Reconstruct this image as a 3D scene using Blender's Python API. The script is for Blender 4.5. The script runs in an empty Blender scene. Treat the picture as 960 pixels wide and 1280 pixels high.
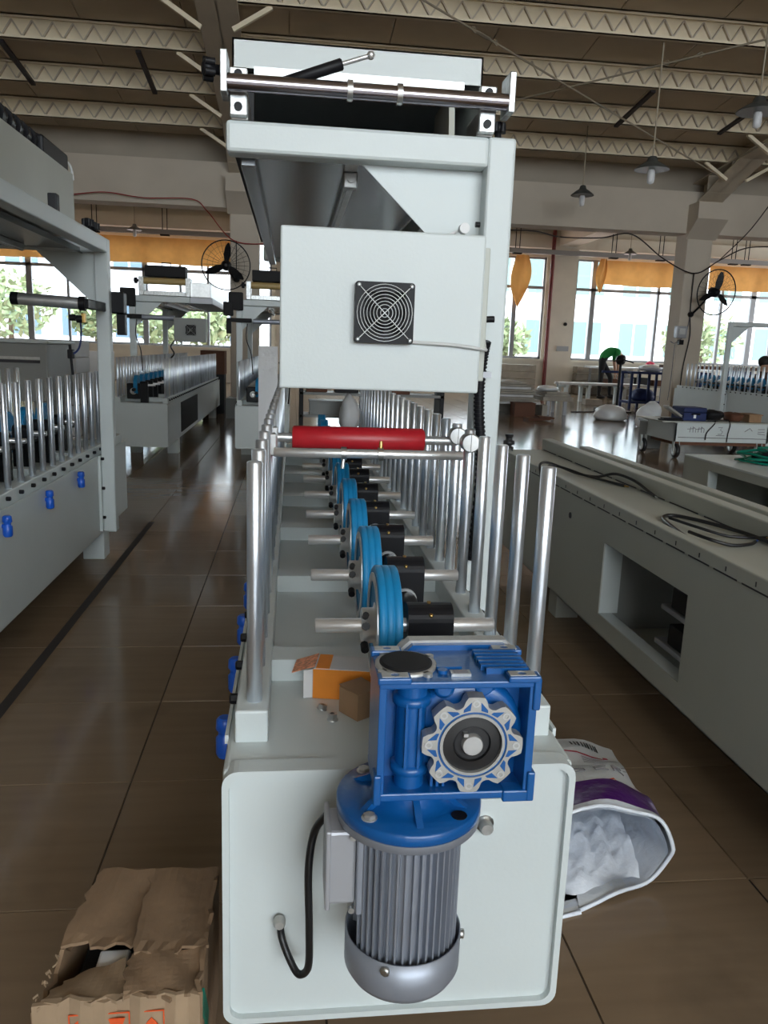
import bpy, bmesh, math, random
from mathutils import Vector, Matrix
random.seed(7)
S = bpy.context.scene
COL = S.collection
PI = math.pi

# ------------------------------------------------------------------ camera
H = 1.1
cam_d = bpy.data.cameras.new('camera')
cam = bpy.data.objects.new('camera', cam_d)
COL.objects.link(cam)
_r = ((0.99301984, -0.01159323, -0.1173763),
      (-0.1125197, 0.20529909, -0.97220965),
      (0.03536829, 0.97863061, 0.20256161))
M4 = Matrix(_r).to_4x4()
M4.translation = Vector((0, 0, H))
cam.matrix_world = M4
cam_d.sensor_fit = 'HORIZONTAL'
cam_d.sensor_width = 36.0
cam_d.lens = 985.0 / 960.0 * 36.0
cam_d.clip_start = 0.02
cam_d.clip_end = 400
S.camera = cam

# ------------------------------------------------------------------ world, light, exposure
W = bpy.data.worlds.new('sky')
S.world = W
W.use_nodes = True
wn = W.node_tree
wn.nodes['Background'].inputs[0].default_value = (0.87, 0.945, 1.0, 1)
wn.nodes['Background'].inputs[1].default_value = 9.0
sun_d = bpy.data.lights.new('sun', 'SUN')
sun_d.energy = 3.0
sun_d.angle = 0.2
sun_d.color = (1, .96, .9)
sun = bpy.data.objects.new('sun', sun_d)
COL.objects.link(sun)
sun.rotation_euler = (math.radians(28), math.radians(12), 0)
def portal(name, loc, rot, sx, sy):
    d = bpy.data.lights.new(name, 'AREA')
    d.shape = 'RECTANGLE'; d.size = sx; d.size_y = sy
    d.cycles.is_portal = True
    o = bpy.data.objects.new(name, d); COL.objects.link(o)
    o.location = loc; o.rotation_euler = rot
S.view_settings.view_transform = 'Standard'
S.view_settings.look = 'None'
S.view_settings.exposure = 0.0
S.view_settings.gamma = 1.0
S.view_settings.use_curve_mapping = False

# ------------------------------------------------------------------ materials
MAT = {}
def mat(name, col, rough=.5, metal=0., var=.0, scale=6., bump=0., bscale=40., stretch=None, coat=0., spec=.5, sub=None):
    m = bpy.data.materials.new(name); m.use_nodes = True
    nt = m.node_tree; b = nt.nodes['Principled BSDF']
    b.inputs['Base Color'].default_value = (*col, 1)
    b.inputs['Roughness'].default_value = rough
    b.inputs['Metallic'].default_value = metal
    b.inputs['Specular IOR Level'].default_value = spec
    if coat: b.inputs['Coat Weight'].default_value = coat
    if var or bump:
        g = nt.nodes.new('ShaderNodeNewGeometry')
        mp = nt.nodes.new('ShaderNodeMapping')
        nt.links.new(g.outputs['Position'], mp.inputs[0])
        if stretch: mp.inputs['Scale'].default_value = stretch
    if var:
        n = nt.nodes.new('ShaderNodeTexNoise'); n.inputs['Scale'].default_value = scale; n.inputs['Detail'].default_value = 5
        nt.links.new(mp.outputs[0], n.inputs['Vector'])
        r = nt.nodes.new('ShaderNodeMapRange')
        r.inputs['From Min'].default_value = .3; r.inputs['From Max'].default_value = .7
        r.inputs['To Min'].default_value = 1 - var; r.inputs['To Max'].default_value = 1 + var
        nt.links.new(n.outputs['Fac'], r.inputs['Value'])
        mx = nt.nodes.new('ShaderNodeVectorMath'); mx.operation = 'SCALE'
        mx.inputs[0].default_value = col
        nt.links.new(r.outputs['Result'], mx.inputs['Scale'])
        nt.links.new(mx.outputs[0], b.inputs['Base Color'])
    if bump:
        n2 = nt.nodes.new('ShaderNodeTexNoise'); n2.inputs['Scale'].default_value = bscale; n2.inputs['Detail'].default_value = 4
        nt.links.new(mp.outputs[0], n2.inputs['Vector'])
        bp = nt.nodes.new('ShaderNodeBump'); bp.inputs['Strength'].default_value = bump; bp.inputs['Distance'].default_value = .01
        nt.links.new(n2.outputs['Fac'], bp.inputs['Height'])
        nt.links.new(bp.outputs[0], b.inputs['Normal'])
    MAT[name] = m
    return m
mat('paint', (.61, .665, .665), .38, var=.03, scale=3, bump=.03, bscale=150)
mat('paint_shaded', (.46, .475, .425), .42, var=.04, scale=3, bump=.03, bscale=150)  # darker copy of the paint, shade of the side faces put into it
mat('chrome', (.74, .80, .88), .28, .86, var=.35, scale=22, stretch=(1, 1, .18), bump=.04, bscale=60)
mat('shaft', (.78, .79, .80), .34, .8, var=.12, scale=30, stretch=(.3, 1, 1))
mat('darkchrome', (.35, .33, .37), .18, 1)
mat('steel', (.62, .63, .63), .38, .8, var=.1, scale=30)
mat('zinc', (.56, .58, .58), .4, 1, var=.25, scale=60)
mat('alum', (.62, .63, .63), .35, 1, var=.08, scale=50)
mat('black', (.010, .010, .012), .42, spec=.2)
mat('blackmatte', (.015, .015, .016), .6, spec=.2)
mat('rubber', (.016, .016, .017), .45)
mat('gearblue', (.003, .092, .32), .35, var=.06, scale=20, coat=.3, bump=.05, bscale=120)
mat('wheelblue', (.003, .21, .46), .5, var=.08, scale=30)
mat('knobblue', (.01, .10, .55), .35)
mat('motorgrey', (.33, .36, .42), .42, .45, var=.05, scale=20)
mat('castgrey', (.50, .50, .48), .45, .6, var=.08, scale=80)
mat('boxgrey', (.40, .41, .44), .42, .3)
mat('redrub', (.42, .012, .02), .38, var=.1, scale=25)
mat('card', (.24, .155, .09), .85, var=.16, scale=12, bump=.15, bscale=60)
mat('cardlight', (.34, .24, .15), .85, var=.12, scale=18, bump=.1)
mat('cardin', (.30, .20, .13), .9, var=.1)
mat('kraft', (.33, .20, .11), .85, var=.1, scale=25)
mat('orange', (.80, .26, .02), .5, var=.06, scale=30)
mat('cartonwhite', (.62, .62, .63), .6, var=.04)
mat('cartonprint', (.72, .30, .16), .6, var=.5, scale=160)
mat('printred', (.75, .10, .02), .7)
mat('white', (.80, .80, .80), .5)
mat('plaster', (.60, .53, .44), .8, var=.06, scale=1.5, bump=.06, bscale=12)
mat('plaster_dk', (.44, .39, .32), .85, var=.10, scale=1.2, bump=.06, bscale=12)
mat('wallcream', (.72, .67, .58), .8, var=.06, scale=2)
mat('purlin', (.88, .77, .57), .6, var=.08, scale=5)
mat('roof', (.76, .65, .51), .7, var=.06, scale=1.5)
mat('rafter', (.60, .52, .41), .6, var=.05, scale=3)
mat('brace', (.02, .012, .012), .6)
mat('rod', (.42, .36, .27), .5, .4)
mat('valance', (.70, .34, .10), .8, var=.10, scale=4, bump=.1, bscale=10)
mat('frame_alu', (.30, .31, .33), .4, .6)
mat('pipegrey', (.30, .30, .31), .5)
mat('pipered', (.16, .015, .015), .4)
mat('cable', (.01, .01, .011), .4)
mat('cablered', (.30, .02, .02), .5)
mat('cablegrey', (.62, .63, .62), .5)
mat('greenhose', (.0, .18, .12), .45)
mat('bluecloth', (.015, .03, .12), .7, var=.3, scale=6)
mat('greencloth', (.01, .24, .05), .8)
mat('blackcloth', (.012, .012, .014), .85)
mat('browncloth', (.06, .03, .02), .85)
mat('skin', (.52, .30, .21), .55)
mat('hair', (.012, .010, .010), .6)
mat('plastic', (.84, .89, .97), .28, var=.05, scale=12, bump=.5, bscale=22)
mat('plasticbag', (.82, .84, .86), .32, bump=.35, bscale=30)
mat('purple', (.085, .005, .17), .3, var=.15, scale=30, bump=.3, bscale=40)
mat('inkgrey', (.20, .19, .21), .6)
mat('ink', (.03, .03, .035), .6)
mat('inkred', (.45, .02, .06), .6)
mat('brass', (.65, .42, .15), .35, 1)
mat('yellowroll', (.42, .30, .12), .5)
mat('heater', (.10, .03, .02), .4, .5)
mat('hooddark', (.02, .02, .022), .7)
mat('trayunder', (.20, .21, .22), .22, .75, var=.12, scale=3, stretch=(6, 1, 1))
mat('board', (.36, .33, .28), .7, var=.15, scale=6)
mat('boardlight', (.62, .62, .62), .5, var=.1, scale=6)
mat('brownbox', (.13, .05, .025), .7, var=.15)
mat('pink', (.7, .05, .12), .6)
mat('extwall', (.74, .76, .80), .8)
mat('extglass', (.09, .15, .21), .4)
mat('extteal', (.12, .20, .20), .4)
mat('extground', (.5, .35, .33), .9)
mat('leaf', (.22, .27, .14), .7, var=.4, scale=3)
mat('trunk', (.12, .09, .06), .9)
mat('grout', (.035, .028, .024), .8)
mat('lampshade', (.10, .105, .10), .4, .3)
mat('bulb', (.75, .76, .78), .12)
mat('greyenc', (.26, .27, .26), .5)
def glassmat():
    m = bpy.data.materials.new('glass'); m.use_nodes = True
    nt = m.node_tree; nt.nodes.clear()
    o = nt.nodes.new('ShaderNodeOutputMaterial'); mx = nt.nodes.new('ShaderNodeMixShader')
    t = nt.nodes.new('ShaderNodeBsdfTransparent'); g = nt.nodes.new('ShaderNodeBsdfGlossy')
    t.inputs[0].default_value = (.93, .97, .97, 1); g.inputs['Roughness'].default_value = .03
    mx.inputs[0].default_value = .07
    nt.links.new(t.outputs[0], mx.inputs[1]); nt.links.new(g.outputs[0], mx.inputs[2]); nt.links.new(mx.outputs[0], o.inputs[0])
    MAT['glass'] = m
glassmat()
def clothmat():
    m = MAT['valance']; nt = m.node_tree; o = nt.nodes['Material Output']; b = nt.nodes['Principled BSDF']
    t = nt.nodes.new('ShaderNodeBsdfTranslucent'); t.inputs[0].default_value = (.80, .40, .12, 1); mx = nt.nodes.new('ShaderNodeMixShader'); mx.inputs[0].default_value = .15
    nt.links.new(b.outputs[0], mx.inputs[1]); nt.links.new(t.outputs[0], mx.inputs[2]); nt.links.new(mx.outputs[0], o.inputs[0])
clothmat()
TILE = .464; TX0 = .069; TY0 = 1.415
def tilemat():
    m = bpy.data.materials.new('tile'); m.use_nodes = True
    nt = m.node_tree; b = nt.nodes['Principled BSDF']; L = nt.links.new
    g = nt.nodes.new('ShaderNodeNewGeometry')
    # one shade per tile
    sub = nt.nodes.new('ShaderNodeVectorMath'); sub.operation = 'SUBTRACT'; sub.inputs[1].default_value = (TX0, TY0, 0)
    sn = nt.nodes.new('ShaderNodeVectorMath'); sn.operation = 'DIVIDE'; sn.inputs[1].default_value = (TILE, TILE, 10)
    fl = nt.nodes.new('ShaderNodeVectorMath'); fl.operation = 'FLOOR'
    wn_ = nt.nodes.new('ShaderNodeTexWhiteNoise'); wn_.noise_dimensions = '2D'
    L(g.outputs['Position'], sub.inputs[0]); L(sub.outputs[0], sn.inputs[0]); L(sn.outputs[0], fl.inputs[0]); L(fl.outputs[0], wn_.inputs['Vector'])
    mp = nt.nodes.new('ShaderNodeMapping'); mp.inputs['Scale'].default_value = (1.2, 14, 1); L(g.outputs['Position'], mp.inputs[0])
    gr = nt.nodes.new('ShaderNodeTexNoise'); gr.inputs['Scale'].default_value = 2.2; gr.inputs['Detail'].default_value = 6; L(mp.outputs[0], gr.inputs['Vector'])
    st = nt.nodes.new('ShaderNodeTexNoise'); st.inputs['Scale'].default_value = 3.2; st.inputs['Detail'].default_value = 8; L(g.outputs['Position'], st.inputs['Vector'])
    r1 = nt.nodes.new('ShaderNodeMapRange'); r1.inputs['To Min'].default_value = .88; r1.inputs['To Max'].default_value = 1.12; L(wn_.outputs['Value'], r1.inputs['Value'])
    r2 = nt.nodes.new('ShaderNodeMapRange'); r2.inputs['From Min'].default_value = .3; r2.inputs['From Max'].default_value = .7; r2.inputs['To Min'].default_value = .94; r2.inputs['To Max'].default_value = 1.06; L(gr.outputs['Fac'], r2.inputs['Value'])
    r3 = nt.nodes.new('ShaderNodeMapRange'); r3.inputs['From Min'].default_value = .27; r3.inputs['From Max'].default_value = .42; r3.inputs['To Min'].default_value = .8; r3.inputs['To Max'].default_value = 1; L(st.outputs['Fac'], r3.inputs['Value'])
    m1 = nt.nodes.new('ShaderNodeMath'); m1.operation = 'MULTIPLY'; L(r1.outputs[0], m1.inputs[0]); L(r2.outputs[0], m1.inputs[1])
    m2 = nt.nodes.new('ShaderNodeMath'); m2.operation = 'MULTIPLY'; L(m1.outputs[0], m2.inputs[0]); L(r3.outputs[0], m2.inputs[1])
    sc = nt.nodes.new('ShaderNodeVectorMath'); sc.operation = 'SCALE'; sc.inputs[0].default_value = (.235, .165, .105); L(m2.outputs[0], sc.inputs['Scale'])
    L(sc.outputs[0], b.inputs['Base Color'])
    r4 = nt.nodes.new('ShaderNodeMapRange'); r4.inputs['To Min'].default_value = .09; r4.inputs['To Max'].default_value = .16; L(st.outputs['Fac'], r4.inputs['Value'])
    L(r4.outputs[0], b.inputs['Roughness'])
    bp = nt.nodes.new('ShaderNodeBump'); bp.inputs['Strength'].default_value = .06; bp.inputs['Distance'].default_value = .005; L(gr.outputs['Fac'], bp.inputs['Height']); L(bp.outputs[0], b.inputs['Normal'])
    b.inputs['Specular IOR Level'].default_value = .25
    MAT['tile'] = m
tilemat()

# ------------------------------------------------------------------ mesh helpers
ORG = {}
def V(*a): return Vector(a)
class MB:
    def __init__(s): s.v = []; s.f = []; s.sm = []; s.mi = []; s.cur = 0
    def add(s, vs, fs, smooth=False):
        o = len(s.v); s.v += [Vector(p) for p in vs]
        for f in fs: s.f.append([i + o for i in f]); s.sm.append(smooth); s.mi.append(s.cur)
        return s
    def box(s, x0, x1, y0, y1, z0, z1):
        if x0 > x1: x0, x1 = x1, x0
        if y0 > y1: y0, y1 = y1, y0
        if z0 > z1: z0, z1 = z1, z0
        return s.add([(x0,y0,z0),(x1,y0,z0),(x1,y1,z0),(x0,y1,z0),(x0,y0,z1),(x1,y0,z1),(x1,y1,z1),(x0,y1,z1)],
              [(0,3,2,1),(4,5,6,7),(0,1,5,4),(1,2,6,5),(2,3,7,6),(3,0,4,7)])
    def rbox(s, x0, x1, y0, y1, z0, z1, r=.004, seg=2):   # bevelled box
        bm = bmesh.new(); bmesh.ops.create_cube(bm, size=1)
        for v in bm.verts: v.co = V(x0 + (v.co.x + .5) * (x1 - x0), y0 + (v.co.y + .5) * (y1 - y0), z0 + (v.co.z + .5) * (z1 - z0))
        bmesh.ops.bevel(bm, geom=bm.edges[:], offset=min(r, .45 * min(abs(x1-x0), abs(y1-y0), abs(z1-z0))), segments=seg, affect='EDGES', profile=.5)
        return s.frombm(bm, False)
    def frombm(s, bm, smooth=False):
        bm.verts.ensure_lookup_table(); bm.verts.index_update()
        s.add([v.co.copy() for v in bm.verts], [[v.index for v in f.verts] for f in bm.faces], smooth); bm.free(); return s
    def obox(s, c, ux, uy, uz, hx, hy, hz):   # oriented box
        c = Vector(c); ux = Vector(ux).normalized(); uy = Vector(uy).normalized(); uz = Vector(uz).normalized()
        P = [c + ux*a*hx + uy*b*hy + uz*d*hz for d in (-1, 1) for a, b in ((-1,-1),(1,-1),(1,1),(-1,1))]
        return s.add(P, [(0,3,2,1),(4,5,6,7),(0,1,5,4),(1,2,6,5),(2,3,7,6),(3,0,4,7)])
    def bar(s, p0, p1, w, h, up=(0,0,1)):
        p0 = Vector(p0); p1 = Vector(p1); d = (p1 - p0); L = d.length; d.normalize()
        up = Vector(up)
        if abs(d.dot(up)) > .98: up = V(0, 1, 0)
        sx = d.cross(up).normalized(); uz = sx.cross(d)
        return s.obox((p0 + p1) / 2, sx, d, uz, w / 2, L / 2, h / 2)
    @staticmethod
    def frame(d):
        d = Vector(d).normalized(); a = V(0,0,1) if abs(d.z) < .9 else V(1,0,0)
        u = d.cross(a).normalized(); w = d.cross(u).normalized(); return d, u, w
    def lathe(s, p, d, prof, n=20, smooth=True, a0=0, cap=True):   # prof: (r, t along d)
        p = Vector(p); d, u, w = s.frame(d); vs = []; fs = []
        for r, t in prof:
            for i in range(n):
                a = a0 + 2*PI*i/n; vs.append(p + d*t + (u*math.cos(a) + w*math.sin(a))*r)
        for k in range(len(prof) - 1):
            for i in range(n):
                j = (i + 1) % n; fs.append((k*n+i, (k+1)*n+i, (k+1)*n+j, k*n+j))
        s.add(vs, fs, smooth)
        if prof[0] == prof[-1]: cap = False
        if cap and prof[0][0] > 1e-5: s.add(vs[:n], [list(range(n))], False)
        if cap and prof[-1][0] > 1e-5: s.add(vs[-n:], [list(range(n))[::-1]], False)
        return s
    def cyl(s, p0, p1, r, n=14, r1=None, ch=0):
        p0 = Vector(p0); p1 = Vector(p1); L = (p1 - p0).length; r1 = r if r1 is None else r1
        if ch: pr = [(r-ch, 0), (r, ch), (r1, L-ch), (r1-ch, L)]
        else: pr = [(r, 0), (r1, L)]
        return s.lathe(p0, p1 - p0, pr, n)
    def tube(s, pts, r, n=8, cap=True):
        pts = [Vector(p) for p in pts]; vs = []; fs = []; pu = None
        for i, p in enumerate(pts):
            d = (pts[min(i+1, len(pts)-1)] - pts[max(i-1, 0)]).normalized()
            if pu is None: _, u, w = s.frame(d)
            else:
                u = (pu - d * pu.dot(d)).normalized(); w = d.cross(u)
            pu = u
            for k in range(n):
                a = 2*PI*k/n; vs.append(p + (u*math.cos(a) + w*math.sin(a)) * r)
        for i in range(len(pts) - 1):
            for k in range(n):
                j = (k+1) % n; fs.append((i*n+k, i*n+j, (i+1)*n+j, (i+1)*n+k))
        s.add(vs, fs, True)
        if cap: s.add(vs[:n], [list(range(n))[::-1]]); s.add(vs[-n:], [list(range(n))])
        return s
    def prism(s, poly, axis, a, b):   # poly in the two other axes, order (x,y,z) without axis
        def mk(p, t):
            if axis == 'x': return (t, p[0], p[1])
            if axis == 'y': return (p[0], t, p[1])
            return (p[0], p[1], t)
        n = len(poly); vs = [mk(p, a) for p in poly] + [mk(p, b) for p in poly]
        fs = [list(range(n)), list(range(2*n-1, n-1, -1))] + [(i, (i+1) % n + 0, (i+1) % n + n, i + n) for i in range(n)]
        return s.add(vs, fs)
    def ring(s, outer, inner, axis, a, b):   # flat ring between two outlines of equal count, extruded
        def mk(p, t):
            if axis == 'x': return (t, p[0], p[1])
            if axis == 'y': return (p[0], t, p[1])
            return (p[0], p[1], t)
        n = len(outer); vs = [mk(p, a) for p in outer] + [mk(p, a) for p in inner] + [mk(p, b) for p in outer] + [mk(p, b) for p in inner]
        fs = []
        for i in range(n):
            j = (i+1) % n
            fs += [(i, j, n+j, n+i), (2*n+i, 3*n+i, 3*n+j, 2*n+j), (i, 2*n+i, 2*n+j, j), (n+i, n+j, 3*n+j, 3*n+i)]
        return s.add(vs, fs)
    def ball(s, c, r, n=12, m=8, sc=(1,1,1)):
        c = Vector(c); vs = []; fs = []
        for i in range(m+1):
            t = PI*i/m
            for k in range(n):
                a = 2*PI*k/n; vs.append(c + V(math.sin(t)*math.cos(a)*r*sc[0], math.sin(t)*math.sin(a)*r*sc[1], math.cos(t)*r*sc[2]))
        for i in range(m):
            for k in range(n):
                j = (k+1) % n; fs.append((i*n+k, (i+1)*n+k, (i+1)*n+j, i*n+j))
        return s.add(vs, fs, True)
    def mesh(s, name, mats, org=(0,0,0)):
        me = bpy.data.meshes.new(name); o = Vector(org)
        me.from_pydata([p - o for p in s.v], [], s.f)
        me.polygons.foreach_set('use_smooth', s.sm)
        if not isinstance(mats, (list, tuple)): mats = [mats]
        for m in mats: me.materials.append(MAT[m])
        if any(s.mi): me.polygons.foreach_set('material_index', s.mi)
        bm = bmesh.new(); bm.from_mesh(me); bmesh.ops.recalc_face_normals(bm, faces=bm.faces[:]); bm.to_mesh(me); bm.free()
        return me
    def build(s, name, mats, parent=None, label=None, org=None):
        base = Vector(ORG.get(parent.name, (0,0,0))) if parent else V(0,0,0)
        if org is None: org = base
        org = Vector(org)
        ob = bpy.data.objects.new(name, s.mesh(name, mats, org)); COL.objects.link(ob)
        ob.location = org - base
        if parent: ob.parent = parent
        ORG[ob.name] = tuple(org)
        if label: ob['label'] = label
        return ob
def inst(me, name, parent, loc, rot=None, scale=None):
    ob = bpy.data.objects.new(name, me); COL.objects.link(ob); ob.parent = parent
    ob.location = Vector(loc) - (Vector(ORG.get(parent.name, (0,0,0))) if parent else V(0,0,0))
    if rot: ob.rotation_euler = rot
    if scale: ob.scale = scale
    ORG[ob.name] = tuple(loc)
    return ob
def thing(name, label, cat, loc=(0,0,0), group=None):
    o = bpy.data.objects.new(name, None); COL.objects.link(o); o.location = loc; o.empty_display_size = .1
    ORG[o.name] = tuple(loc); o['label'] = label; o['category'] = cat
    if group: o['group'] = group
    return o
def tag(o, label, cat, group=None):
    o['label'] = label; o['category'] = cat
    if group: o['group'] = group
    return o
def struct(o, label=None):
    o['kind'] = 'structure'
    if label: o['label'] = label
    return o
def smoothpath(pts, k=6):
    pts = [Vector(p) for p in pts]; out = []
    for i in range(len(pts) - 1):
        p0 = pts[max(i-1, 0)]; p1 = pts[i]; p2 = pts[i+1]; p3 = pts[min(i+2, len(pts)-1)]
        for j in range(k):
            t = j / k
            out.append(.5 * ((2*p1) + (p2-p0)*t + (2*p0-5*p1+4*p2-p3)*t*t + (-p0+3*p1-3*p2+p3)*t*t*t))
    out.append(pts[-1]); return out
def rrect(x0, x1, z0, z1, r, n=5):
    P = []
    for cx, cz, a in ((x1-r, z0+r, -90), (x1-r, z1-r, 0), (x0+r, z1-r, 90), (x0+r, z0+r, 180)):
        for i in range(n+1):
            t = math.radians(a + 90*i/n); P.append((cx + r*math.cos(t), cz + r*math.sin(t)))
    return P

# ================================================================== STRUCTURE
XL, XR, YN, YF = -14.0, 20.0, -9.0, 23.0
# floor: slab plus single tiles
floor = struct(MB().box(XL, XR, YN, YF + .3, -.12, -.004).build('floor', 'grout'), 'brown ceramic tiled workshop floor')
tm = MB()
g_ = .0022
tm.add([(g_, g_, 0), (TILE-g_, g_, 0), (TILE-g_, TILE-g_, 0), (g_, TILE-g_, 0), (0.001, 0.001, -.004), (TILE-.001, 0.001, -.004), (TILE-.001, TILE-.001, -.004), (0.001, TILE-.001, -.004)],
       [(0,1,2,3), (0,4,5,1), (1,5,6,2), (2,6,7,3), (3,7,4,0)])
tile_me = tm.mesh('floor_tile', 'tile')
Ri = Matrix(_r).transposed()
def proj(p):
    q = Ri @ (Vector(p) - V(0, 0, H))
    if q.z > -.05: return None
    return (480 + 985*q.x/-q.z, 640 - 985*q.y/-q.z)
seen, rest = [], []
for i in range(int((XL-TX0)/TILE), int((XR-TX0)/TILE)):
    for j in range(int((YN-TY0)/TILE), int((YF-TY0)/TILE)):
        x = TX0 + i*TILE; y = TY0 + j*TILE
        p = proj((x+TILE/2, y+TILE/2, 0))
        vis = p and -60 < p[0] < 1020 and p[1] < 1350
        # hidden below the machines
        if vis and ((-.05 < x + .2 < .36 and 1.3 < y < 4.2) or x > 1.6 and y < 4 and x < 2.6): vis = False
        (seen if vis else rest).append((y, x))
seen.sort()
for y, x in seen[:300]: inst(tile_me, 'tile', floor, (x, y, 0))
st = MB()
for y, x in seen[300:] + rest:
    st.add([(x+g_, y+g_, 0), (x+TILE-g_, y+g_, 0), (x+TILE-g_, y+TILE-g_, 0), (x+g_, y+TILE-g_, 0)], [(0,1,2,3)])
MB().box(-.872, -.838, 2.15, 4.9, -.003, .0004).build('dark_seam', 'grout', floor)
fo = st.build('floor_tiles', 'tile', floor); fo['kind'] = 'stuff'

# far wall with windows
SILL, WTOP = .97, 3.84
WINS = [(-13.2, -.6), (.7, 7.25), (8.15, 15.0)]
fw = MB()
fw.box(XL, XR, YF, YF+.25, 0, SILL); fw.box(XL, XR, YF, YF+.25, WTOP, 5.0)
edges = [XL] + [e for w in WINS for e in w] + [XR]
for k in range(0, len(edges), 2): fw.box(edges[k], edges[k+1], YF, YF+.25, SILL, WTOP)
fw.box(7.35, 8.05, YF-.35, YF, 0, 4.9)           # pilaster
fw.box(-.45, .55, YF-.35, YF, 0, 4.9)
fw.box(XL, XR, YF-.08, YF, SILL-.06, SILL)       # sill
struct(fw.build('wall_far', 'wallcream'), 'cream plaster wall with long window bands')
MULL = {0: [(-11.3, .07), (-10.2, .15), (-9.2, .05), (-8.1, .05), (-7.1, .15), (-6.09, .06), (-5.1, .05), (-4.05, .14), (-3.1, .06), (-2.35, .06), (-1.5, .06)],
        1: [(2.2, .06), (3.2, .14), (4.3, .06), (5.3, .06), (6.37, .12)], 2: [(8.72, .14), (10.72, .08), (11.8, .08), (12.72, .08), (13.72, .16), (14.4, .06)]}
for k, (a, b) in enumerate(WINS):
    f = MB()
    f.box(a, b, YF+.06, YF+.14, SILL, SILL+.06); f.box(a, b, YF+.06, YF+.14, WTOP-.05, WTOP)
    f.box(a, a+.06, YF+.06, YF+.14, SILL, WTOP); f.box(b-.06, b, YF+.06, YF+.14, SILL, WTOP)
    wo = struct(f.build('window_%d' % (k+1), 'frame_alu'), 'aluminium window band')
    MB().box(a+.06, b-.06, YF+.05, YF+.15, 2.96, 3.04).build('transom', 'frame_alu', wo)
    xs = [a+.06]
    for mx, w in MULL[k]:
        MB().box(mx-w/2, mx+w/2, YF+.05, YF+.15, SILL+.06, WTOP-.05).build('mullion', 'frame_alu', wo); xs.append(mx)
    xs.append(b-.06)
    for i in range(len(xs)-1):
        MB().box(xs[i], xs[i+1], YF+.098, YF+.102, SILL+.06, 2.96).build('pane', 'glass', wo)
        MB().box(xs[i], xs[i+1], YF+.098, YF+.102, 3.04, WTOP-.05).build('pane', 'glass', wo)
    portal('daylight_far', ((a+b)/2, YF+.2, (SILL+WTOP)/2), (PI/2, 0, PI), b-a, WTOP-SILL)
# unseen walls behind and beside the camera; window openings sized to set the light
NX0, NX1, NZ0, NZ1 = -1.8, 8.2, 1.5, 6.15
nw = MB(); nw.box(XL, NX0, YN-.25, YN, 0, 7.3); nw.box(NX1, XR, YN-.25, YN, 0, 7.3); nw.box(NX0, NX1, YN-.25, YN, NZ1, 7.3); nw.box(NX0, NX1, YN-.25, YN, 0, NZ0)
for k in range(1, 6): nw.box(NX0 + (NX1-NX0)*k/6 - .04, NX0 + (NX1-NX0)*k/6 + .04, YN-.16, YN-.1, NZ0, NZ1)
struct(nw.build('wall_near', 'wallcream'), 'cream wall behind the camera, unseen tall window sized for the light')
portal('daylight_near', ((NX0+NX1)/2, YN-.2, (NZ0+NZ1)/2), (-PI/2, 0, PI), NX1-NX0, NZ1-NZ0)
rw = MB(); rw.box(XR, XR+.25, YN, YF, 0, 1.0); rw.box(XR, XR+.25, YN, YF, 3.6, 7.3); rw.box(XR, XR+.25, YN, 14.5, 1, 3.6); rw.box(XR, XR+.25, 21, YF, 1, 3.6)
struct(rw.build('wall_right', 'wallcream'), 'cream wall with an unseen window band placed for the light')
portal('daylight_right', (XR+.2, 17.75, 2.3), (PI/2, 0, PI/2), 6.5, 2.6)
lw = MB(); lw.box(XL-.25, XL, YN, YF, 0, 7.3)
struct(lw.build('wall_left', 'wallcream'), 'plain cream wall')
# ceiling: sloping roof over the hall, flat slab over the window aisle
RS = .1
def rz(y): return 4.25 + RS*(13.4 - y)
cl = MB()
cl.add([(XL-.3, YN-.3, rz(YN-.3)+.05), (XR+.3, YN-.3, rz(YN-.3)+.05), (XR+.3, 13.7, rz(13.7)+.05), (XL-.3, 13.7, rz(13.7)+.05),
        (XL-.3, YN-.3, rz(YN-.3)+.15), (XR+.3, YN-.3, rz(YN-.3)+.15), (XR+.3, 13.7, rz(13.7)+.15), (XL-.3, 13.7, rz(13.7)+.15)],
       [(0,1,2,3), (4,7,6,5), (0,4,5,1), (1,5,6,2), (2,6,7,3), (3,7,4,0)])
cl.box(XL-.3, XR+.3, 13.5, YF+.3, 4.72, 4.85)
ceil = struct(cl.build('ceiling', 'roof'), 'sloping panelled roof on cream lattice purlins')
pw = 1.16; Lr = (13.6-YN)
pm = MB(); pm.add([(.006, 0, 0), (pw-.006, 0, 0), (pw-.006, Lr, -RS*Lr), (.006, Lr, -RS*Lr), (.006, 0, .05), (pw-.006, 0, .05), (pw-.006, Lr, -RS*Lr+.05), (.006, Lr, -RS*Lr+.05)],
       [(0,1,2,3), (4,7,6,5), (0,4,5,1), (1,5,6,2), (2,6,7,3), (3,7,4,0)])
pme = pm.mesh('roof_panel', 'roof')
x = XL
while x < XR: inst(pme, 'roof_panel', ceil, (x, YN, rz(YN))); x += pw
PY = [12.4 - 1.153*k for k in range(18)]
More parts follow.
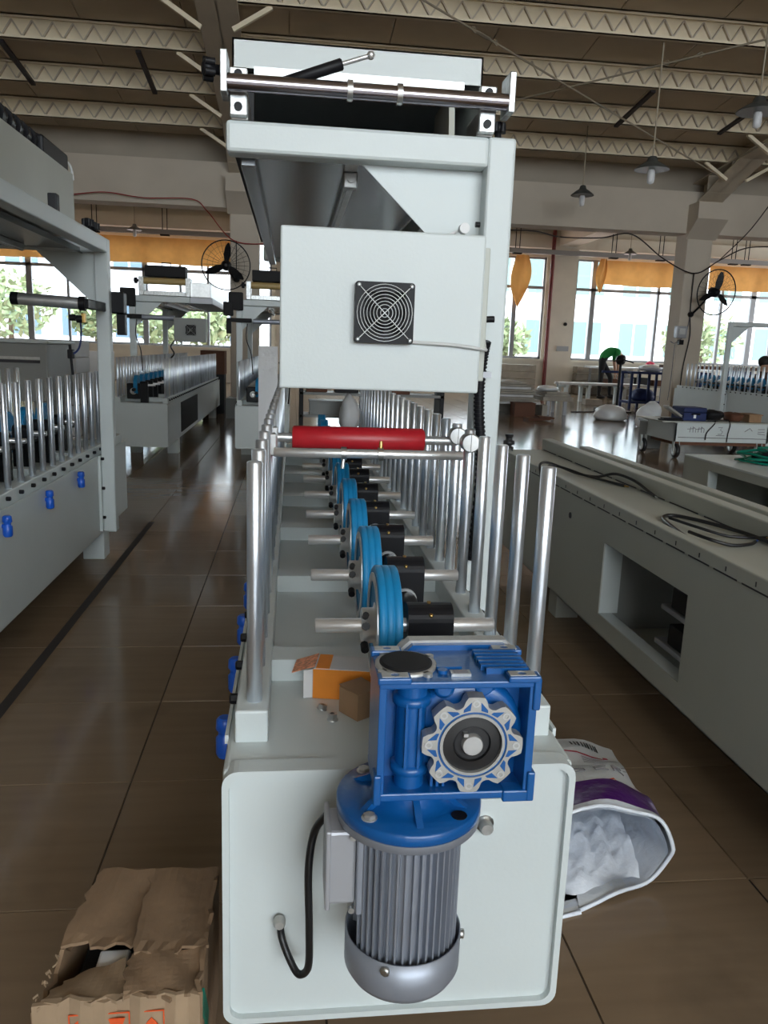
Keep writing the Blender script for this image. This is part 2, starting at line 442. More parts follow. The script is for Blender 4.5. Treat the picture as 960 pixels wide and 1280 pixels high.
def purlin(y):
    zt = rz(y); zb = zt - .25
    m = MB(); t = .012
    m.box(XL, XR, y, y+t, zb, zt); m.box(XL, XR, y-.05, y+t, zb, zb+t); m.box(XL, XR, y-.05, y+t, zt-t, zt); 
    m.box(XL, XR, y-.05, y-.04, zb, zb+.035); m.box(XL, XR, y-.05, y-.04, zt-.035, zt)
    o = m.build('purlin', 'purlin', ceil)
    if y > 5:
        z = MB(); x = -6.0; k = 0
        while x < 12:
            a = (x, y-.004, zb+.035 if k % 2 else zt-.05); b = (x+.11, y-.004, zt-.05 if k % 2 else zb+.035)
            z.bar((a[0], y-.018, a[2]), (b[0], y-.018, b[2]), .014, .036, (0, 1, 0)); x += .11; k += 1
        z.build('lattice_web', 'rafter', o)  # darker than the purlin: shadow lines of the lattice put into the colour
for y in PY: purlin(y)
# rafters along the depth, on columns
def rafter(xc, w=.22):
    m = MB()
    def zb(y): return min(rz(y) - .30, 3.62 + (13.3 - y)*.38) if y > 11.9 else rz(y) - .30 - .02*(11.9-y)*0
    ys = [13.4, 13.0, 12.5, 12.0, 11.5, 10, 8, 5, 2, -1, YN]
    # web
    poly = [(y, zb(y)) for y in ys] + [(y, rz(y)-.26) for y in reversed(ys)]
    m.prism(poly, 'x', xc-.012, xc+.012)
    for i in range(len(ys)-1):
        for (za, zc) in ((zb(ys[i]), zb(ys[i+1])), (rz(ys[i])-.27, rz(ys[i+1])-.27)):
            m.add([(xc-w/2, ys[i], za), (xc+w/2, ys[i], za), (xc+w/2, ys[i+1], zc), (xc-w/2, ys[i+1], zc),
                   (xc-w/2, ys[i], za+.02), (xc+w/2, ys[i], za+.02), (xc+w/2, ys[i+1], zc+.02), (xc-w/2, ys[i+1], zc+.02)],
                  [(0,1,2,3), (4,7,6,5), (0,4,5,1), (1,5,6,2), (2,6,7,3), (3,7,4,0)])
    for y in (12.9, 12.2): m.box(xc-w/2, xc+w/2, y-.008, y+.008, zb(y), rz(y)-.27)
    m.build('rafter', 'rafter', ceil)
for xc in (-8.4, -.80, 6.85, 14.5): rafter(xc, .42)
# knee braces from purlin to rafter
for xr in (-.80, 6.85):
    for y in PY[:5]:
        for sx in (-1, 1):
            MB().bar((xr + sx*.55, y, rz(y)-.25), (xr + sx*.16, y+.02, rz(y)-.48), .045, .045).build('knee_brace', 'purlin', ceil)
# black stays between purlins
for xs_, ya, yb in ((-3.28, PY[2], PY[1]), (-1.79, PY[2], PY[1]), (4.37, PY[2], PY[1]), (5.87, PY[2], PY[1]), (2.9, PY[3], PY[2])):
    if xs_ == 2.9: continue
    MB().bar((xs_, ya+.02, rz(ya)-.26), (xs_, yb, rz(yb)-.26), .055, .035).build('stay', 'brace', ceil)
# beam wall over the column line
bw = MB(); bw.box(XL, XR, 13.2, 13.6, 3.17, 3.83)
struct(bw.build('trim_1', 'plaster'), 'white concrete beam spanning the column line')
bw = MB(); bw.box(XL, XR, 13.42, 13.62, 3.83, 4.75)
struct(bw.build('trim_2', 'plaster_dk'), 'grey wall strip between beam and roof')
# columns
def column(xa, xb, name):
    m = MB(); m.rbox(xa, xb, 13.2, 13.62, 0, 3.5, .015)
    o = struct(m.build(name, 'plaster'), 'square concrete column')
    c = MB(); c.add([(xa-.04, 13.2, 3.08), (xb+.04, 13.2, 3.08), (xb+.04, 12.85, 3.36), (xa-.04, 12.85, 3.36), (xa-.04, 13.2, 3.62), (xb+.04, 13.2, 3.62), (xb+.04, 12.85, 3.62), (xa-.04, 12.85, 3.62)],
          [(0,1,2,3), (4,7,6,5), (0,4,5,1), (1,5,6,2), (2,6,7,3), (3,7,4,0)])
    c.build('corbel', 'plaster', o); return o
column(-1.0, -.55, 'trim_3'); column(6.55, 7.0, 'trim_4')
# aisle beams over window pilasters
for k, xb in enumerate((-4.0, .05, 7.70)):
    if k == 0: continue
    m = MB(); m.box(xb-.25, xb+.25, 13.6, YF, 4.12, 4.72); struct(m.build('trim_%d' % (5+k), 'plaster'), 'white aisle beam')
m = MB(); m.box(XL, XR, YF-.30, YF-.02, 4.06, 4.4); struct(m.build('trim_9', 'wallcream'), 'white lintel beam over the windows')

# ================================================================== OUTSIDE
gr = MB().box(-60, 80, YF+.4, 120, -.4, -.2).build('ground', 'extground'); struct(gr, 'grey yard outside the windows')
def building(x0, x1, y, h, cols, rows, wm, label, zs=2.2):
    t = thing('building', label, 'building', ((x0+x1)/2, y, -.2), 'buildings outside the windows')
    MB().box(x0, x1, y, y+6, -.2, h).build('wall', 'extwall', t)
    MB().box(x0-.2, x1+.2, y-.25, y+6.2, h, h+.3).build('roof', 'extwall', t)
    cw = (x1-x0)/cols
    for r in range(rows):
        z0 = 1.2 + r*3.1
        MB().box(x0, x1, y-.18, y, z0-.35, z0-.2).build('ledge', 'extwall', t)
        for c in range(cols):
            xa = x0 + c*cw + cw*.2; xb = xa + cw*.6
            wo = MB().box(xa, xb, y-.04, y+.02, z0, z0+1.7).build('window', wm, t)
            MB().box((xa+xb)/2-.05, (xa+xb)/2+.05, y-.07, y-.03, z0, z0+1.7).build('mullion', 'extwall', wo)
building(-26, -6.5, 40, 10, 8, 3, 'extglass', 'pale office block outside the left windows')
building(-5, -1.0, 34, 12, 2, 3, 'extglass', 'white block with blue windows seen beside the left fan')
building(4, 30, 42, 11, 10, 3, 'extteal', 'white block with teal windows outside the right windows')
def tree(x, y, h, r, label):
    t = thing('tree', label, 'tree', (x, y, -.2), 'trees outside the windows')
    MB().cyl((x, y, -.2), (x, y, h*.6), .14, 8, .07).build('trunk', 'trunk', t)
    m = MB(); rnd = random.Random(int(x*13))
    for i in range(520):
        v = V(rnd.gauss(0,1), rnd.gauss(0,1), rnd.gauss(0,1)).normalized() * r * rnd.random()**.4
        c = V(x, y, h*.72) + V(v.x, v.y, v.z*.75)
        a = V(rnd.gauss(0,1), rnd.gauss(0,1), rnd.gauss(0,1)).normalized(); b = a.orthogonal().normalized(); s_ = rnd.uniform(.10, .24)
        m.add([c+a*s_, c+b*s_*.5, c-a*s_, c-b*s_*.5], [(0,1,2,3)])
    m.build('foliage', 'leaf', t)
tree(-9.6, 29, 3.0, 1.5, 'pale green tree outside the leftmost window panes')
tree(-7.1, 30.5, 2.6, 1.0, 'small tree right of a thick mullion outside the left windows')
tree(-4.6, 30, 2.5, 1.2, 'green tree outside, between the left machine post and far machine')
tree(7.4, 28, 2.2, 1.0, 'green shrub tree outside left of the red pipe')
tree(15.4, 29, 2.6, 1.5, 'green tree outside right of the right column')
tree(-2.9, 28.5, 2.3, .9, 'green tree outside below the left column fan')

# ================================================================== WRAPPING MACHINES
MW = .487
post_me = MB().cyl((0,0,0), (0,0,.365), .0113, 14, ch=.002).mesh('post', 'chrome')
def bolt_mesh(r, h, m):
    b = MB().lathe((0,0,0), (1,0,0), [(r, 0), (r, h*.8), (r*.8, h)], 6, False); return b.mesh('bolt', m)
bolt_me = bolt_mesh(.008, .014, 'black')
knob_me = MB().lathe((.016,0,-.034), (0,0,1), [(.012,0), (.0155,.006), (.0155,.034), (.0115,.038), (.0115,.046), (.0155,.05), (.0145,.066), (.010,.07)], 12).cyl((0,0,0), (.016,0,0), .008, 8).mesh('gland', 'knobblue')
# wheel, block and shaft of one support unit (local to the shaft axis, x along the shaft)
def unit_meshes():
    sh = MB().cyl((-.1335,0,0), (.1335,0,0), .0105, 16, ch=.0015).mesh('shaft', 'shaft')
    wh = MB()
    wh.lathe((-.048,0,0), (1,0,0), [(.068,.002),(.074,0),(.086,0),(.0885,.002),(.0885,.0095),(.0875,.010),(.0875,.0105),(.0885,.011),(.0885,.0205),(.0875,.021),(.0875,.0215),(.0885,.022),(.0885,.031),(.086,.033),(.074,.033),(.068,.031)], 40)
    wh.lathe((-.048,0,0), (1,0,0), [(.0105,.008),(.068,.008),(.068,.025),(.0105,.025)], 32, False)
    wh = wh.mesh('wheel', 'wheelblue')
    rim = MB().lathe((-.0485,0,0), (1,0,0), [(.066,.001),(.078,.001),(.078,-.0015),(.066,-.0015),(.066,.001)], 36, False).mesh('rim', 'steel')
    hb = MB().lathe((-.066,0,0), (1,0,0), [(.0105,0),(.024,0),(.026,.002),(.026,.018),(.034,.020),(.034,.026)], 20).mesh('hub', 'steel')
    bk = MB()
    # black housing: rounded top, tall front with a bore
    prof = [(-.026,-.16), (-.026,.012)] + [(.026*math.cos(math.radians(180-a))*1.0, .012 + .022*math.sin(math.radians(a))) for a in range(15, 180, 15)] + [(.026,.012), (.026,-.16)]
    bk.prism(prof, 'x', .001, .068)
    bk = bk.mesh('housing', 'black')
    br = MB().lathe((.0335,-.0262,-.038), (0,-1,0), [(.0165,0),(.0215,0),(.0215,.004),(.0165,.004),(.0165,0)], 24, False).mesh('bearing_ring', 'alum')
    sc = MB().lathe((.034,0,.0335), (0,0,1), [(.003,0),(.003,.003)], 8, False); sc.lathe((.034,-.021,.02), (0,-.5,.8), [(.0035,0),(.0035,.004),(.002,.005)], 10)
    sc = sc.mesh('grub_screw', 'brass')
    cs = MB(); cs.cyl((-.062,-.028,.008), (-.062,-.038,.012), .006, 8); cs.cyl((-.062,-.02,-.022), (-.062,-.034,-.026), .006, 8); cs.cyl((-.062,-.02,.02), (-.062,-.03,.026), .005, 8)
    cs = cs.mesh('clamp_screw', 'black')
    return sh, wh, rim, hb, bk, br, sc, cs
U = unit_meshes()
def support_unit(t, x, y, z, full=True):
    s = inst(U[0], 'support_shaft', t, (x, y, z))
    for me, n in ((U[1], 'wheel'), (U[2], 'rim'), (U[3], 'hub'), (U[4], 'housing'), (U[5], 'bearing_ring'), (U[6], 'grub_screw'), (U[7], 'clamp_screw')):
        if not full and n not in ('wheel', 'housing', 'hub'): continue
        inst(me, n, s, (x, y, z))
    return s
def machine(ox, oy, L, label, mirror=False, dz=0., frames=(.813, 2.96), detail=2, posts=None, units=None, gz=.492, gs=.459):
    t = thing('wrapping_machine', label, 'machine', (ox + MW/2, oy, 0), 'profile wrapping machines')
    X = lambda x: ox + (MW - x if mirror else x)
    sgn = -1 if mirror else 1
    def B(m, x0, x1, y0, y1, z0, z1): return m.box(X(x0), X(x1), oy+y0, oy+y1, z0+dz, z1+dz)
    def RB(m, x0, x1, y0, y1, z0, z1, r=.004):
        a, b = sorted((X(x0), X(x1))); return m.rbox(a, b, oy+y0, oy+y1, z0+dz, z1+dz, r)
    m = MB(); RB(m, 0, MW, .012, L, .154, .54, .006); body = m.build('base', 'paint', t)
    # front panel with a folded rim
    m = MB()
    m.ring([(ox+a, b+dz) for a, b in rrect(0, MW, .150, .545, .022)], [(ox+a, b+dz) for a, b in rrect(.009, MW-.009, .159, .536, .018)], 'y', oy-.002, oy+.03)
    m.build('front_rim', 'paint', t)
    m = MB(); B(m, .006, MW-.006, .008, .014, .156, .538); m.build('front_panel', 'paint', t)
    for lx in (.01, MW-.115):
        for ly in (.7, L-.55):
            m = MB(); RB(m, lx, lx+.105, ly, ly+.12, -dz, .156, .004); m.build('leg', 'paint', t)
    # rails with posts
    for rx, px in ((.011, .037), (MW-.058, MW-.034)):
        m = MB(); RB(m, rx, rx+.047, .088, L-.05, .538, .588, .003); m.build('rail', 'paint', t)
    # raised side lip
    for rx in (-.004, MW-.001):
        m = MB(); B(m, rx, rx+.005, .1, L-.02, .532, .545); m.build('side_lip', 'paint', t)
    n = posts or int((L-.25)/.13)
    for k in range(n):
        y = oy + .125 + .13*k
        for px in (.037, MW-.031):
            inst(post_me, 'post', t, (X(px), y, .577+dz), rot=(0, 0, random.random()*6))
        for px, s_ in ((.011, -1), (MW-.011, 1)):
            if detail > 0: inst(bolt_me, 'bolt', t, (X(px), y+.05, .567+dz), rot=(0, 0, 0 if s_*sgn > 0 else PI))
    if detail > 1:
        for k in range(int((L-.2)/gs)):
            y = oy + (.275 if gs > .3 else .25) + gs*k
            for px, s_ in ((0, -1), (MW, 1)):
                inst(knob_me, 'cable_gland', t, (X(px), y, gz+dz), rot=(0, 0, 0 if s_*sgn > 0 else PI))
    # cross members
    k = 0
    while .30 + .5*k < L - .1:
        m = MB(); B(m, .058, MW-.058, .30+.5*k, .36+.5*k, .54, .578); m.build('crossmember', 'paint', t); k += 1
    # drive line and support shafts
    m = MB(); m.cyl((X(.2955), oy+.0, .662+dz), (X(.2955), oy+L-.3, .662+dz), .0155, 16); m.build('line_shaft', 'black', t)
    nu = units or int((L-.4)/.262)
    for k in range(nu):
        support_unit(t, X(.2575), oy + .133 + .262*k, .70+dz, full=(detail > 1 and k < 7))
    # uprights, beams
    for i, fy in enumerate(frames):
        m = MB(); RB(m, .499, .561, fy, fy+.062, .165, 1.5535, .006); u = m.build('upright', 'paint', t)
        m = MB(); B(m, .487, .500, fy-.02, fy+.09, .172, .545); m.build('mounting_plate', 'paint', u)
        for z in (.24, .385, .53):
            inst(bolt_me, 'bolt', u, (X(.5), oy+fy-.006, z+dz), rot=(0, 0, 0 if sgn > 0 else PI))
        m = MB(); RB(m, -.056, .502, fy+.0006, fy+.062, 1.4905, 1.553, .008); m.build('top_beam', 'paint', t)
        m = MB(); a = X(.232); b = X(.502); c = X(.502)
        m.prism([(a, 1.491+dz), (b, 1.491+dz), (c, 1.24+dz)], 'y', oy+fy+.045, oy+fy+.051); m.build('gusset', 'paint', t)
    fa, fb = frames[0], frames[-1]
    if len(frames) == 1: return t, X, B, RB, dz
    m = MB(); RB(m, .4995, .5605, fa+.06, fb+.002, 1.4905, 1.553, .004); m.build('side_beam', 'paint', t)
    m = MB(); RB(m, -.03, .003, fa+.066, fb+.05, 1.476, 1.50, .003); m.build('tray_rail', 'trayunder', t)
    m = MB(); B(m, .003, .44, fa+.062, fb+.05, 1.50, 1.508); B(m, .432, .44, fa+.062, fb+.05, 1.485, 1.50); m.build('tray', 'trayunder', t)
    m = MB(); RB(m, .205, .228, fa+.20, fb-.1, 1.474, 1.499, .002); B(m, .211, .222, fa+.195, fb-.1, 1.470, 1.475)
    r_ = m.build('linear_rail', 'alum', t)
    m = MB(); RB(m, .20, .233, fa+.175, fa+.205, 1.465, 1.50, .003); m.cyl((X(.2165), oy+fa+.176, 1.483+dz), (X(.2165), oy+fa+.168, 1.483+dz), .007, 10); m.build('end_stop', 'steel', r_)
    return t, X, B, RB, dz

def fan_unit(t, cx, y, cz, s, simple=False):   # square axial fan on a face that looks to -Y
    m = MB(); o = rrect(cx-s, cx+s, cz-s, cz+s, s*.1, 3)
    cir = []
    for (px, pz) in o:
        a = math.atan2(pz-cz, px-cx); cir.append((cx + s*.93*math.cos(a), cz + s*.93*math.sin(a)))
    m.ring(o, cir, 'y', y-.018, y); 
    f = m.build('fan_housing', 'black', t)
    m = MB(); m.cyl((cx, y-.0004, cz), (cx, y-.003, cz), s*.95, 32); m.build('fan_dark_backing', 'black', f)  # black disc added behind the rotor, stands in for the dark hollow
    m = MB(); m.cyl((cx, y-.002, cz), (cx, y-.013, cz), s*.38, 20)
    for k in range(7):
        a = k*2*PI/7
        u = V(math.cos(a), 0, math.sin(a)); w = V(-math.sin(a), 0, math.cos(a))
        c = V(cx, y-.008, cz) + u*s*.64
        m.obox(c, u, (w + V(0, .6, 0)), V(0, 1, 0).cross(u), s*.27, s*.2, .0012) if False else m.add([c-u*s*.27-w*s*.12+V(0,.004,0), c+u*s*.27-w*s*.2+V(0,.004,0), c+u*s*.27+w*s*.2-V(0,.004,0), c-u*s*.27+w*s*.12-V(0,.004,0)], [(0,1,2,3)])
    m.build('fan_rotor', 'blackmatte', f)
    m = MB()
    for r in ((.93, .82, .71, .6, .49, .38, .27, .14) if not simple else (.9, .6, .3)):
        pts = [V(cx + s*r*math.cos(a), y-.021, cz + s*r*math.sin(a)) for a in [2*PI*i/32 for i in range(33)]]
        m.tube(pts, s*.013, 5, False)
    for a in (PI/4, -PI/4):
        d = V(math.cos(a), 0, math.sin(a)); c = V(cx, y-.020, cz)
        m.tube([c - d*s*1.25, c + d*s*1.25], s*.018, 5)
    m.build('fan_grille', 'alum', f)
    for sx in (-1, 1):
        for sz in (-1, 1):
            MB().lathe((cx+sx*s*.88, y-.018, cz+sz*s*.88), (0,-1,0), [(s*.07,0),(s*.07,.004),(s*.03,.006)], 8).build('fan_screw', 'steel', f)
    return f

# ------------------------------------------------------------------ the machine in front
t1, X, B, RB, dz = machine(-.087, .967, 3.5, 'white profile wrapping machine in front, with fan control box and red roller', detail=2, gz=.464, gs=.252)
oy = .967
# overhead hood
def hood(t, x0, x1, y0, y1, z0=1.57, z1=1.815):
    m = MB()
    m.box(x0, x1, y0, y1, z1-.004, z1)                        # top
    m.box(x0, x1, y1-.004, y1, z0, z1)                        # back
    m.box(x0, x1, y0, y0+.004, z1-.065, z1)                   # front strip
    m.box(x0, x0+.004, y0, y1, z0, z1); m.box(x1-.004, x1, y0, y1, z0, z1)
    h = m.build('hood', 'paint', t)
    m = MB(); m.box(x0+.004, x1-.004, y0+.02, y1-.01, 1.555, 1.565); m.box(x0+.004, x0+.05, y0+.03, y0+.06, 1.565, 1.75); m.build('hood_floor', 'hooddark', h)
    m = MB(); m.box(x0+.052, x1-.046, y0-.006, y0+.03, z1-.084, z1-.062); m.build('hood_lip', 'zinc', h)
    m = MB()
    m.prism([(y0-.0, 1.56), (y0+.25, 1.56), (y0+.25, 1.74), (y0+.04, 1.74)], 'x', x1-.075, x1-.06); m.build('hood_cheek', 'paint_shaded', h)
    for k in range(5):
        m = MB(); m.cyl((x0+.09, y0+.08+.07*k, 1.60 + .018*(k % 3)), (x1-.10, y0+.08+.07*k, 1.60 + .018*(k % 3)), .011, 10); m.build('heater_tube', 'heater', h)
    return h
hood(t1, -.152, .461, 2.10, 3.80)
# front roller bar with bearing blocks over the top beam
m = MB()
for x0 in (-.133, .386):
    m = MB(); m.rbox(x0, x0+.036, 1.785, 1.90, 1.553, 1.602, .003); bk = m.build('bearing_block', 'alum', t1)
    m = MB(); m.rbox(x0-.001, x0+.035, 1.765, 1.785, 1.556, 1.648, .003); m.build('block_face', 'zinc', bk)
    for z in (1.573, 1.634): MB().cyl((x0+.017, 1.766, z), (x0+.017, 1.760, z), .0085, 12).build('cap_screw', 'black', bk)
for x0, lab in ((-.150, 0), (.438, 1)):
    m = MB(); m.rbox(x0, x0+.014, 1.73, 1.80, 1.590, 1.668, .002); m.build('end_plate', 'zinc', t1)
m = MB(); m.cyl((-.136, 1.745, 1.612), (.438, 1.745, 1.612), .0165, 24); rb = m.build('roller_bar', 'darkchrome', t1)
for x0 in (.104, .206):
    MB().cyl((x0, 1.745, 1.612), (x0+.011, 1.745, 1.612), .0205, 24).build('collar', 'alum', rb)
# gas spring handle
p0, p1, p2 = V(-.06, 1.77, 1.612), V(.094, 1.75, 1.663), V(.150, 1.742, 1.680)
m = MB(); m.cyl(p0, p1, .0115, 14, ch=.003); gs = m.build('gas_spring', 'black', t1)
m = MB(); m.cyl(p1, p2, .0045, 10); m.ball(p2, .0085); m.build('spring_rod', 'shaft', gs)
# star knobs
def starknob(t, c, d, r=.02, h=.03):
    m = MB(); d, u, w = MB.frame(d); c = Vector(c)
    m.lathe(c, d, [(r*.45, 0), (r*.45, h*.4), (r*.7, h*.45), (r*.7, h), (r*.4, h*1.1)], 12)
    for k in range(5):
        a = 2*PI*k/5; q = c + (u*math.cos(a) + w*math.sin(a))*r*.72
        m.cyl(q + d*h*.42, q + d*h, r*.36, 8)
    return m.build('star_knob', 'black', t)
starknob(t1, (-.15, 1.755, 1.635), (-1, -.3, 0), .022, .034)
starknob(t1, (.436, 1.80, 1.553), (0, 0, 1), .017, .032)
# control box with fan
m = MB(); m.rbox(-.026, .378, 1.60, 1.745, 1.017, 1.326, .004); cb = m.build('control_box', 'paint', t1)
f_ = fan_unit(cb, .178, 1.60, 1.169, .0585)
m = MB(); m.rbox(.378, .402, 1.66, 1.70, 1.04, 1.31, .002); m.box(.34, .413, 1.745, 1.80, 1.10, 1.14); m.box(.34, .413, 1.745, 1.80, 1.26, 1.29); m.build('box_bracket', 'paint_shaded', cb)
m = MB(); m.tube(smoothpath([(.235, 1.597, 1.115), (.28, 1.592, 1.114), (.33, 1.592, 1.112), (.385, 1.60, 1.106), (.402, 1.66, 1.108), (.405, 1.69, 1.13), (.402, 1.70, 1.165)]), .0035, 8); m.build('fan_cable', 'cablegrey', cb)
m = MB(); m.cyl((.385, 1.69, 1.168), (.425, 1.69, 1.170), .007, 10); m.build('cable_plug', 'black', cb)
# corrugated conduit down the upright
m = MB(); path = smoothpath([(.424, 1.745, 1.125), (.421, 1.755, 1.09), (.419, 1.76, 1.03), (.421, 1.76, .97), (.429, 1.762, .90), (.434, 1.763, .82), (.430, 1.763, .70), (.425, 1.763, .62)], 14)
vs = MB(); n = 10
for i, p in enumerate(path[:-1]):
    r = .0125 if i % 2 else .0105
    m.tube([p, path[i+1]], r, n)
m.build('conduit', 'black', t1)
m = MB(); m.box(.404, .440, 1.742, 1.782, 1.045, 1.058); m.build('conduit_clip', 'boxgrey', t1)
# pivot lamp arm by the gusset
m = MB(); m.cyl((.365, 1.775, 1.361), (.365, 1.755, 1.361), .011, 20); m.bar((.36, 1.78, 1.36), (.31, 1.79, 1.335), .008, .005); m.build('pivot_disc', 'white', t1)
m = MB(); m.cyl((.392, 1.775, 1.372), (.402, 1.775, 1.372), .006, 10); m.build('pivot_knob', 'black', t1)
# red press roller and guide bar clamped to posts
ry, rz_ = .967+.125+.13*5, .902
m = MB(); m.cyl((-.05, ry, rz_), (.369, ry, rz_), .010, 14); rr = m.build('roller_shaft', 'steel', t1)
m = MB(); m.cyl((.001, ry, rz_), (.294, ry, rz_), .0265, 32, ch=.004); m.build('red_roller', 'redrub', rr)
gy, gz = .967+.125+.13*4, .889
m = MB(); m.cyl((-.035, gy-.02, gz), (.352, gy-.02, gz), .0095, 16, ch=.001); gb = m.build('guide_bar', 'shaft', t1)
for x0 in (.100, .175): MB().cyl((x0, gy-.02, gz), (x0+.011, gy-.02, gz), .0135, 20).build('collar', 'alum', gb)
MB().tube([(.181, gy-.02, gz+.012), (.181, gy-.018, gz+.026)], .004, 8).build('collar_screw', 'brass', gb)
MB().tube([(.105, gy-.024, gz-.012), (.103, gy-.028, gz-.03)], .004, 8).build('collar_screw', 'alum', gb)
for y_, z_ in ((gy, .915), (ry, .915)):
    m = MB(); m.cyl((.369, y_+.012, z_), (.369, y_-.018, z_), .0195, 24, ch=.002); cd = m.build('clamp_disc', 'alum', t1)
    m = MB(); m.box(.3685, .3695, y_-.0186, y_-.017, z_-.018, z_+.018); m.build('clamp_slot', 'black', cd)
    for xx in (-.05,):
        m = MB(); m.rbox(xx-.014, xx+.02, y_-.016, y_+.016, z_-.035, z_+.01, .003); m.build('post_clamp', 'alum', t1)
# plates and bolt on the front
m = MB(); m.box(.238, .292, .955, .967, .435, .50); fp = m.build('torque_plate', 'paint', t1)
m = MB(); m.lathe((.271, .957, .463), (0,-1,0), [(.013,0),(.013,.003),(.0095,.003),(.0095,.016),(.008,.018)], 12); m.build('torque_bolt', 'zinc', fp)
# rear face of the gearbox couples to a white bearing carrier
m = MB(); m.prism([(.12, .56), (.30, .56), (.30, .68), (.27, .72), (.15, .72), (.12, .68)], 'y', .967, .99); m.build('bearing_carrier', 'paint', t1)

# ------------------------------------------------------------------ geared motor hung on the drive shaft
gm = thing('gear_motor', 'blue worm gearbox with silver finned motor hanging on the machine front', 'motor', (.1445, .865, .33))
GX0, GX1, GZ0, GZ1, GY0, GY1 = .100, .283, .590, .737, .812, .908
m = MB()
for z0, z1 in ((GZ1-.009, GZ1), (GZ0, GZ0+.010)): m.rbox(GX0, GX1, GY0, GY1, z0, z1, .002)
m.rbox(GX0+.0004, GX0+.009, GY0+.0004, GY1-.0004, GZ0+.008, GZ1-.007, .001); m.rbox(GX1-.010, GX1-.0004, GY0+.0004, GY1-.0004, GZ0+.008, GZ1-.007, .001)
m.rbox(GX0+.004, GX1-.004, GY0+.04, GY1-.006, GZ0+.004, GZ1-.004, .002)
for cx in (GX0, GX1-.034):
    m.rbox(cx-.002, cx+.036, GY0-.003, GY0+.015, GZ1-.0022, GZ1+.006, .002); m.rbox(cx-.002, cx+.036, GY1-.018, GY1-.001, GZ1-.0022, GZ1+.006, .002)
m.rbox(GX0-.003, GX0+.006, GY0-.0030, GY0+.020, GZ0-.0030, GZ0+.034, .002); m.rbox(GX1-.034, GX1+.0025, GY0-.0024, GY0+.019, GZ0-.0036, GZ0+.011, .002)
m.rbox(GX1-.006, GX1+.0034, GY0-.0034, GY0+.021, GZ0-.0030, GZ0+.034, .002); m.rbox(GX1-.006, GX1+.003, GY0-.0026, GY0+.02, GZ1-.036, GZ1+.0034, .002)
gbx = m.build('gearbox', 'gearblue', gm)
m = MB(); m.cyl((.1415, .838, GZ0+.008), (.1415, .838, GZ1-.008), .0175, 20)
for z in (GZ0+.032, GZ1-.03): m.lathe((.1415, .838, z-.006), (0,0,1), [(.0175,0),(.0225,.002),(.0225,.010),(.0175,.012)], 20)
m.box(.132, .135, .817, .836, .628, .708); m.box(.147, .150, .817, .836, .628, .708); m.build('worm_housing', 'gearblue', gbx)
# boss behind the output flange
CX, CZ = .2085, .662
m = MB(); m.lathe((CX, .855, CZ), (0,-1,0), [(.068,0),(.066,.018),(.060,.022),(.047,.022),(.047,.036)], 40); m.build('output_boss', 'gearblue', gbx)
m = MB(); m.lathe((.178, .838, .7195), (0,-1,0), [(.012,0),(.012,.006),(.008,.008)], 14); m.build('plug_boss', 'gearblue', gbx)
m = MB(); m.lathe((.225, .838, .722), (0,-1,0), [(.014,0),(.014,.004),(.01,.006)], 14); m.build('plug_boss', 'gearblue', gbx)
for x in (.165, .172, .179): MB().box(x, x+.003, .824, .852, .601, .632).build('rib', 'gearblue', gbx)
# top: round cover, fins, name plate, corner pads
m = MB(); m.lathe((.136, .860, GZ1), (0,0,1), [(.036,0),(.036,.004),(.030,.004)], 36)
for a in (.6, 2.2, 3.8, 5.3): m.cyl((.136+.038*math.cos(a), .860+.038*math.sin(a), GZ1), (.136+.038*math.cos(a), .860+.038*math.sin(a), GZ1+.004), .0055, 10)
cv = m.build('cover_ring', 'castgrey', gbx)
MB().lathe((.136, .860, GZ1+.001), (0,0,1), [(.031,0),(.031,.0045),(.028,.006)], 36).build('bearing_cover', 'blackmatte', cv)
for k in range(6):
    m = MB(); m.box(.222 if k else .226, .276, .832+.011*k, .8365+.011*k, GZ1-.002, GZ1+.007); m.build('cooling_fin', 'gearblue', gbx)
m = MB(); m.box(.184, .207, .826, .838, GZ1-.001, GZ1+.0035); np_ = m.build('name_plate', 'zinc', gbx)
m = MB()
for k in range(4): m.box(.187, .204, .828+.0025*k, .829+.0025*k, GZ1+.0034, GZ1+.0038)
m.build('plate_lettering', 'inkgrey', np_)
m = MB(); m.cyl((.176, .838, GZ1), (.176, .838, GZ1+.004), .006, 8); m.box(.17, .2, .845, .852, GZ1-.001, GZ1+.004); m.build('vent_plug', 'gearblue', gbx)
for cx, cy in ((GX0+.003, GY0+.000), (GX1-.034, GY0+.000), (GX0+.003, GY1-.016), (GX1-.034, GY1-.016)):
    m = MB(); o = [(cx, cy), (cx+.030, cy), (cx+.030, cy+.013), (cx, cy+.013)]
    o2 = [(cx+.0, cy+.0), (cx+.015, cy), (cx+.030, cy), (cx+.030, cy+.0065), (cx+.030, cy+.013), (cx+.015, cy+.013), (cx, cy+.013), (cx, cy+.0065)]
    i2 = [(cx+.015 + .0055*math.cos(a), cy+.0065 + .0045*math.sin(a)) for a in [math.radians(225+45*q) for q in range(8)]]
    m.ring(o2, i2, 'z', GZ1+.005, GZ1+.0068); m.build('foot_pad', 'castgrey', gbx)
